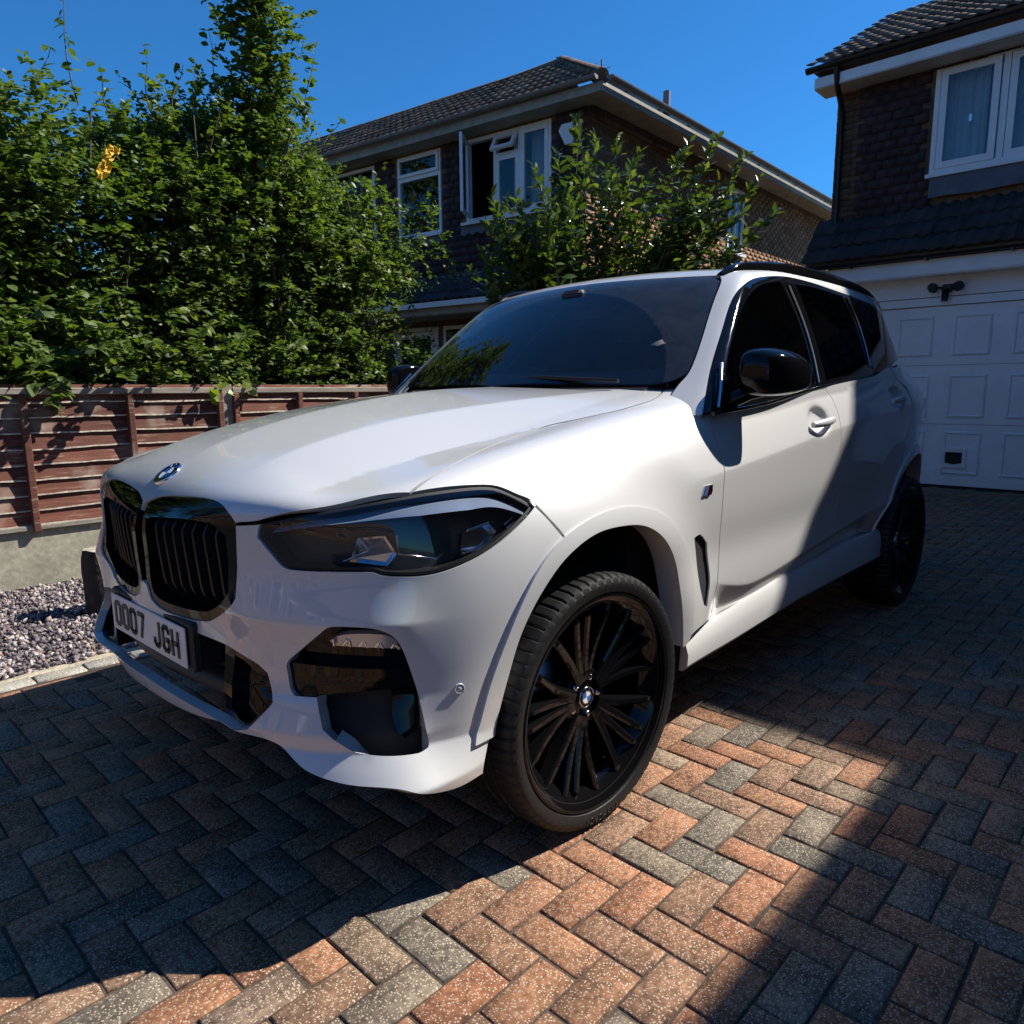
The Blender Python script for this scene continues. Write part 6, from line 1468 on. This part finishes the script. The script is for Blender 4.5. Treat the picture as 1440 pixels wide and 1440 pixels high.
    for pts in ([(.66, .745, .925), (.62, .795, .93), (.60, .815, .885), (.62, .80, .858), (.68, .73, .868)], [(.45, .885, .925), (.39, .91, .945), (.37, .92, .92), (.40, .91, .885), (.46, .89, .880)]):
        Q = poly_at(pts, -.045); Q2 = poly_at(pts, -.025); c = Q.mean(0)
        U.add(list(Q * .8 + c * .2) + list(Q2), [(i, (i + 1) % 5, 5 + (i + 1) % 5, 5 + i) for i in range(5)])
        U.add(list(Q * .8 + c * .2), [tuple(range(5))])
    U.build('lamp_unit', MAT['lamp_silver'], head)
    G = MB()
    for pts in ([(.66, .745, .925), (.645, .765, .895), (.69, .72, .868)], [(.60, .815, .93), (.60, .82, .885), (.53, .875, .868)], [(.44, .89, .93), (.39, .912, .945)], [(.40, .91, .885), (.46, .89, .875)], [(.35, .925, .935), (.29, .93, .968)], [(.34, .925, .925), (.285, .93, .957)]):
        G.tube(poly_at(pts, -.024), .003, 5)
    for i in range(6):
        b = A3((.36 - .012 * i, .90 + .005 * i, .985 - .008 * i)); G.tube(poly_at([b, b + A3((-.05, .022, -.004))], -.02), .0022, 4)
    G.build('light_guide', MAT['chrome'], head)
    h2o = head.copy(); COL.objects.link(h2o); h2o.parent = car; h2o.scale = (1, -1, 1)
    for ch in list(head.children): c = ch.copy(); COL.objects.link(c); c.parent = h2o
    # ---- side details: handles, badge, mirrors
    for hx, hz, ht in ((-1.555, 1.118, 0), (-2.62, 1.200, 0)):
        V = []; F = []; n = 15
        for i in range(n):
            t = i / (n - 1); x = hx + .118 - .236 * t; z = hz - .004 + (.018 * (t - .5))
            y = float(side(np.array([hx]), np.array([hz - .075]))[0]) - .012 + .030 * math.sin(math.pi * min(1, max(0, t * .9 + .05))) ** .6
            hh = .012 + .005 * math.sin(math.pi * t); 
            for k in range(8):
                w = 2 * math.pi * k / 8; V.append((x, y + .010 * math.cos(w), z + hh * math.sin(w)))
        for i in range(n - 1):
            for k in range(8): F.append((i * 8 + k, i * 8 + (k + 1) % 8, i * 8 + 8 + (k + 1) % 8, i * 8 + 8 + k))
        F += [tuple(range(8)), tuple(range((n - 1) * 8 + 7, (n - 1) * 8 - 1, -1))]
        o = MB().add(V, F, True).build('door_handle', paint, car); auto_smooth(o, 60); mirror_copy(o)
    # small three-colour badge on the wing
    bq = [(-.500, .936), (-.572, .950), (-.590, .928), (-.590, .905), (-.515, .888)]
    bx = MB(); yb = .985
    bd = MB()
    bs = lambda x, z: (-.552 + (x + .552) * .78, z * .78 + .926 * .22)
    base = [(bs(x, z)[0], 0, bs(x, z)[1]) for x, z in ((-.512, .905), (-.533, .948), (-.598, .948), (-.598, .922), (-.585, .905))]
    yy = float(solve(bodyF, A3([[-.55, 0, .926]]), A3([[0, 1., 0]]), .3, 1.5)[0][1])
    bd.prism([(p[0], yy - .002, p[2]) for p in base], (0, .005, 0), 0)
    for k, mi in ((0, 1), (1, 2), (2, 3)):
        x0 = -.520 - .0105 * k
        bd.prism([(bs(x, z)[0], yy + .001, bs(x, z)[1]) for x, z in ((x0, .907), (x0 - .016, .944), (x0 - .0255, .944), (x0 - .0095, .907))], (0, .0045, 0), mi)
    bd.prism([(bs(x, z)[0], yy + .001, bs(x, z)[1]) for x, z in ((-.556, .907), (-.566, .944), (-.592, .944), (-.592, .920), (-.582, .907))], (0, .0045, 0), 4)
    o = bd.build('wing_badge', [MAT['chrome'], MAT['badge_light_blue'], MAT['badge_blue'], MAT['badge_red'], MAT['gloss_black']], car); mirror_copy(o)
    # mirrors
    def mirror_body():
        secs = []   # y, x front, x back, z bottom, z top
        for y, xf, xb, zb, zt in ((.935, -.86, -.96, 1.262, 1.350), (.938, -.805, -.985, 1.238, 1.386), (.952, -.788, -.995, 1.228, 1.394), (1.00, -.785, -1.005, 1.225, 1.398), (1.04, -.80, -1.02, 1.227, 1.392), (1.075, -.84, -1.035, 1.236, 1.376), (1.10, -.90, -1.04, 1.250, 1.350), (1.11, -.96, -1.035, 1.27, 1.325)):
            secs.append((y, xf, xb, zb, zt))
        V = []; F = []; n = 16
        for y, xf, xb, zb, zt in secs:
            for k in range(n):
                w = 2 * math.pi * k / n; c, s_ = math.cos(w), math.sin(w)
                e = .50
                x = (xf + xb) / 2 + (xf - xb) / 2 * (abs(c) ** e) * (1 if c > 0 else -1); z = (zb + zt) / 2 + (zt - zb) / 2 * (abs(s_) ** e) * (1 if s_ > 0 else -1)
                if c > 0: z -= .012 * c * (1 if s_ > 0 else 0)
                V.append((x, y, z))
        for i in range(len(secs) - 1):
            for k in range(n): F.append((i * n + k, i * n + (k + 1) % n, i * n + n + (k + 1) % n, i * n + n + k))
        F += [tuple(range(n)), tuple(range((len(secs) - 1) * n + n - 1, (len(secs) - 1) * n - 1, -1))]
        o = MB().add(V, F, True).build('mirror', blk, car)
        sm = o.modifiers.new('s', 'SUBSURF'); sm.levels = 2; sm.render_levels = 2
        a = MB(); a.tube([(-.80, .86, 1.185), (-.83, .91, 1.215), (-.86, .955, 1.238), (-.88, 1.0, 1.245)], [.034, .030, .026, .02], 10).build('mirror_arm', blk, o)
        return o
    mo = mirror_body(); mirror_copy(mo)
    # sail panel between the mirror and the pillar
    panel('mirror_sail', glassF, (0, .9, .35), [A3((-.68, .89, 1.18)), A3((-.79, .845, 1.30)), A3((-.835, .85, 1.29)), A3((-.83, .88, 1.20))], blk, car, pair=True, step=.03, lo=.2, hi=2, off=.008, flange=.01)
    o = MB().tube(cr_path(on_glass([(-.70, 0, 1.185), (-.76, 0, 1.25), (-.835, 0, 1.335)], .012), .03, closed=False), .007, 6).build('quarter_trim', MAT['satin_metal'], car); mirror_copy(o)
    # wipers and cowl
    cw = MB()
    for i in range(24):
        y0 = -.70 + 1.4 * i / 24; y1 = y0 + 1.4 / 24
        f = lambda y: -.535 - .30 * y * y
        cw.add([(f(y0) + .03, y0, 1.232), (f(y1) + .03, y1, 1.232), (f(y1) - .05, y1, 1.262), (f(y0) - .05, y0, 1.262)], [(0, 1, 2, 3)], True)
    cw.build('cowl', mblk, car)
    for (a, b) in (((-.60, .58, 1.285), (-.60, -.10, 1.300)), ((-.60, -.04, 1.300), (-.665, -.62, 1.285))):
        MB().tube([a, ((a[0] + b[0]) / 2 + .005, (a[1] + b[1]) / 2, 1.303), b], .008, 6).build('wiper', mblk, car)
    # ---- cabin
    MB().box((-.98, 0, 1.10), (.62, 1.44, .26), bev=.05).box((-.80, 0, 1.215), (.42, 1.40, .04), bev=.015).build('dashboard', MAT['cabin_dark'], car)
    def seat(y):
        s = MB(); rr = Matrix.Rotation(R(-14), 3, 'Y')
        s.box((-1.75, y, .93), (.52, .50, .18), bev=.05).box((-2.03, y, 1.22), (.17, .50, .66), rot=rr, bev=.06)
        o = s.build('seat', MAT['cabin_dark'], car); auto_smooth(o, 40)
        h = MB(); h.box((-2.10, y, 1.62), (.11, .27, .20), rot=rr, bev=.045).tube([(-2.09, y - .06, 1.48), (-2.1, y - .06, 1.56)], .008, 6).tube([(-2.09, y + .06, 1.48), (-2.1, y + .06, 1.56)], .008, 6)
        q = h.build('headrest', MAT['cabin_leather'], o); auto_smooth(q, 50)
    seat(.36); seat(-.36)
    MB().box((-2.95, 0, 1.2), (.2, 1.2, .6), bev=.06).build('rear_seat', MAT['cabin_dark'], car)
    st = MB(); c = Vector((-1.30, -.36, 1.20)); ax = Vector((-.88, 0, .48)).normalized(); u = Vector((0, 1, 0)); v = ax.cross(u)
    st.tube([c + (u * math.cos(w) + v * math.sin(w)) * .185 for w in [2 * math.pi * i / 24 for i in range(25)]], .016, 8)
    st.tube([c - u * .18, c + u * .18], .018, 6).tube([c, c - v * .17], .02, 6).tube([c, c - ax * .2], .03, 8); st.build('steering_wheel', MAT['cabin_dark'], car)
    MB().box((-1.20, 0, 1.60), (.06, .25, .085), bev=.02).tube([(-1.17, 0, 1.63), (-1.10, 0, 1.69)], .02, 8).box((-1.10, .0, 1.672), (.10, .12, .05), bev=.015).build('cabin_mirror', MAT['cabin_dark'], car)
    MB().box((-1.30, .36, 1.705), (.16, .40, .02), bev=.008).box((-1.30, -.36, 1.705), (.16, .40, .02), bev=.008).build('sun_visor', MAT['cabin_leather'], car)
    panel('headlining', glassF, (0.12, .2, 1), rf, MAT['cabin_dark'], car, both=True, step=.06, lo=.9, hi=2.4, seam=centre, edge=.05, flange=0, off=-.03)
    # ---- wheels
    Rt, Rr = .374, .281
    tprof = [(.288, -.104), (.300, -.118), (.325, -.126), (.350, -.127), (.364, -.120), (.3715, -.105), (.374, -.07), (.374, -.058), (.366, -.056), (.366, -.046), (.374, -.044), (.374, -.007), (.366, -.005), (.366, .005), (.374, .007), (.374, .044), (.366, .046), (.366, .056), (.374, .058), (.374, .07), (.3715, .105), (.364, .120), (.350, .127), (.335, .126), (.322, .122), (.318, .112), (.290, .106)]
    NT = 350; V = []; F = []; m_ = len(tprof)
    for i in range(NT):
        w = 2 * math.pi * i / NT
        for k, (r, h) in enumerate(tprof):
            rr = r
            if i % 5 == 0 and (4 <= k <= 7 or 18 <= k <= 21): rr -= .0045
            if i % 6 == 1 and k in (10, 11): rr -= .004
            if i % 6 == 4 and k in (14, 15): rr -= .004
            V.append((rr * math.cos(w), h, rr * math.sin(w)))
    for i in range(NT):
        j = (i + 1) % NT
        for k in range(m_ - 1): F.append((i * m_ + k, i * m_ + k + 1, j * m_ + k + 1, j * m_ + k))
    tm = MB().add(V, F); tyre_me = tm.mesh('tyre', [MAT['rubber']])
    bm = bmesh.new(); bm.from_mesh(tyre_me); bmesh.ops.recalc_face_normals(bm, faces=bm.faces)
    for f in bm.faces: f.smooth = True
    for e in bm.edges:
        if len(e.link_faces) == 2 and e.calc_face_angle(0) > R(32): e.smooth = False
    bm.to_mesh(tyre_me); bm.free()
    rim = MB()   # barrel, outer lip at y = +.105
    rim.lathe([(.272, -.11), (.255, -.10), (.245, -.02), (.250, .05), (.266, .085), (.292, .106), (.308, .119), (.3155, .1205), (.3185, .116), (.317, .106)], 96)
    rim_me = rim.mesh('wheel', [blk])
    def spoke_mesh(a0, a1, r1=.292, w0=.015, w1=.0105):
        V = []; F = []; st_ = 9
        for i in range(st_):
            t = i / (st_ - 1); r = .055 + (r1 - .055) * t; a = a0 + (a1 - a0) * t ** .9
            c = Vector((r * math.cos(a), 0, r * math.sin(a))); tn = Vector((-math.sin(a), 0, math.cos(a)))
            yf = .066 + .040 * t ** 1.5 if t < .93 else .104 - .006; yb = yf - .045 + .012 * t; hw = w0 + (w1 - w0) * t
            for (o_, y) in ((-hw * 1.5, yb), (-hw, yf - .005), (-hw * .5, yf), (hw * .5, yf), (hw, yf - .005), (hw * 1.5, yb)): V.append(tuple(c + tn * o_ + Vector((0, y, 0))))
        for i in range(st_ - 1):
            for k in range(5): F.append((i * 6 + k, i * 6 + k + 1, i * 6 + 7 + k, i * 6 + 6 + k))
        o = MB().add(V, F); me = o.mesh('spoke', [blk])
        b2 = bmesh.new(); b2.from_mesh(me); bmesh.ops.recalc_face_normals(b2, faces=b2.faces); b2.to_mesh(me); b2.free(); return me
    SP = []
    for k in range(5):
        b = 2 * math.pi * k / 5 + R(90)
        SP += [(b - R(7), b - R(5)), (b + R(7), b + R(5)), (b - R(15), b - R(26)), (b + R(15), b + R(26))]
    sp_me = [spoke_mesh(a, c) for a, c in SP]
    hub = MB(); hub.lathe([(.0, .058), (.034, .058), (.038, .054), (.052, .052), (.078, .058), (.086, .050), (.088, .01), (.0, .0)], 48)
    hub_me = hub.mesh('hub', [blk])
    disc = MB(); disc.lathe([(.06, -.005), (.175, -.005), (.175, -.03), (.06, -.03)], 48); disc_me = disc.mesh('brake_disc', [MAT['steel']])
    bolt = MB(); bolt.lathe([(0, .066), (.008, .066), (.011, .062), (.011, .05)], 6); bolt_me = bolt.mesh('wheel_bolt', [MAT['chrome']])
    # raised name on the front tyre's sidewall
    GL = {'Y': [[(0, 1), (.3, .5), (.6, 1)], [(.3, .5), (.3, 0)]], 'O': [[(.1, 0), (0, .15), (0, .85), (.1, 1), (.5, 1), (.6, .85), (.6, .15), (.5, 0), (.1, 0)]], 'K': [[(0, 0), (0, 1)], [(.6, 1), (.05, .5), (.6, 0)]], 'H': [[(0, 0), (0, 1)], [(.6, 0), (.6, 1)], [(0, .5), (.6, .5)]], 'A': [[(0, 0), (.3, 1), (.6, 0)], [(.12, .38), (.48, .38)]], 'M': [[(0, 0), (0, 1), (.35, .35), (.7, 1), (.7, 0)]]}
    tl = MB(); sp_ = -.075
    for ch in 'YOKOHAMA':
        for ln in GL[ch]:
            Q = []
            for u, v in ln:
                a_ = (sp_ + u * .017) / .352; rr_ = .353 - v * .016; Q.append((-rr_ * math.sin(a_), .1272 - .0 * v, -rr_ * math.cos(a_)))
            for qa, qb in zip(Q[:-1], Q[1:]): tl.tube([qa, qb], .0016, 4)
        sp_ += .0195
    tl_me = tl.mesh('tyre_lettering', [MAT['tyre_text']])
    for wi, (x, y, steer, s) in enumerate(((0, .845, -.054, 1), (-2.985, .850, 0, 1), (0, -.845, -.054, -1), (-2.985, -.850, 0, -1))):
        w = link('wheel', rim_me, car); M = Matrix.Translation((x, y, .374)) @ Matrix.Rotation(steer, 4, 'Z') @ (Matrix.Identity(4) if s > 0 else Matrix.Rotation(math.pi, 4, 'Z')) @ Matrix.Rotation(R(13 + 40 * wi), 4, 'Y')
        w.matrix_local = M
        if wi == 0: 
            for p in rim_me.polygons: p.use_smooth = True
        if wi == 0: tlo = link('tyre_lettering', tl_me, w); tlo.matrix_local = Matrix.Rotation(-R(13), 4, 'Y'); tlo['kind'] = 'stuff'
        link('tyre', tyre_me, w); link('hub', hub_me, w); link('brake_disc', disc_me, w)
        for me in sp_me: link('spoke', me, w)
        for k in range(5):
            o = link('wheel_bolt', bolt_me, w); a = 2 * math.pi * k / 5 + R(54); o.location = (.058 * math.cos(a), -.006, .058 * math.sin(a))
        roundel(w, Matrix(((0, -1, 0, 0), (1, 0, 0, .058), (0, 0, 1, 0), (0, 0, 0, 1))), .031, 'centre_cap') if wi < 2 else None
    return car
import time as _t
_t0 = _t.time()
def step(f):
    t = _t.time(); f(); print(f.__name__, round(_t.time() - t, 1), 's')
for f in (build_ground, build_fence, build_backdrop_trees, build_hedge, build_shrub, build_garage_house, build_neighbour, build_street, build_car): step(f)
print('total', round(_t.time() - _t0, 1), 's', len(bpy.data.objects), 'objects', sum(len(o.data.polygons) for o in bpy.data.objects if o.type == 'MESH'), 'faces')
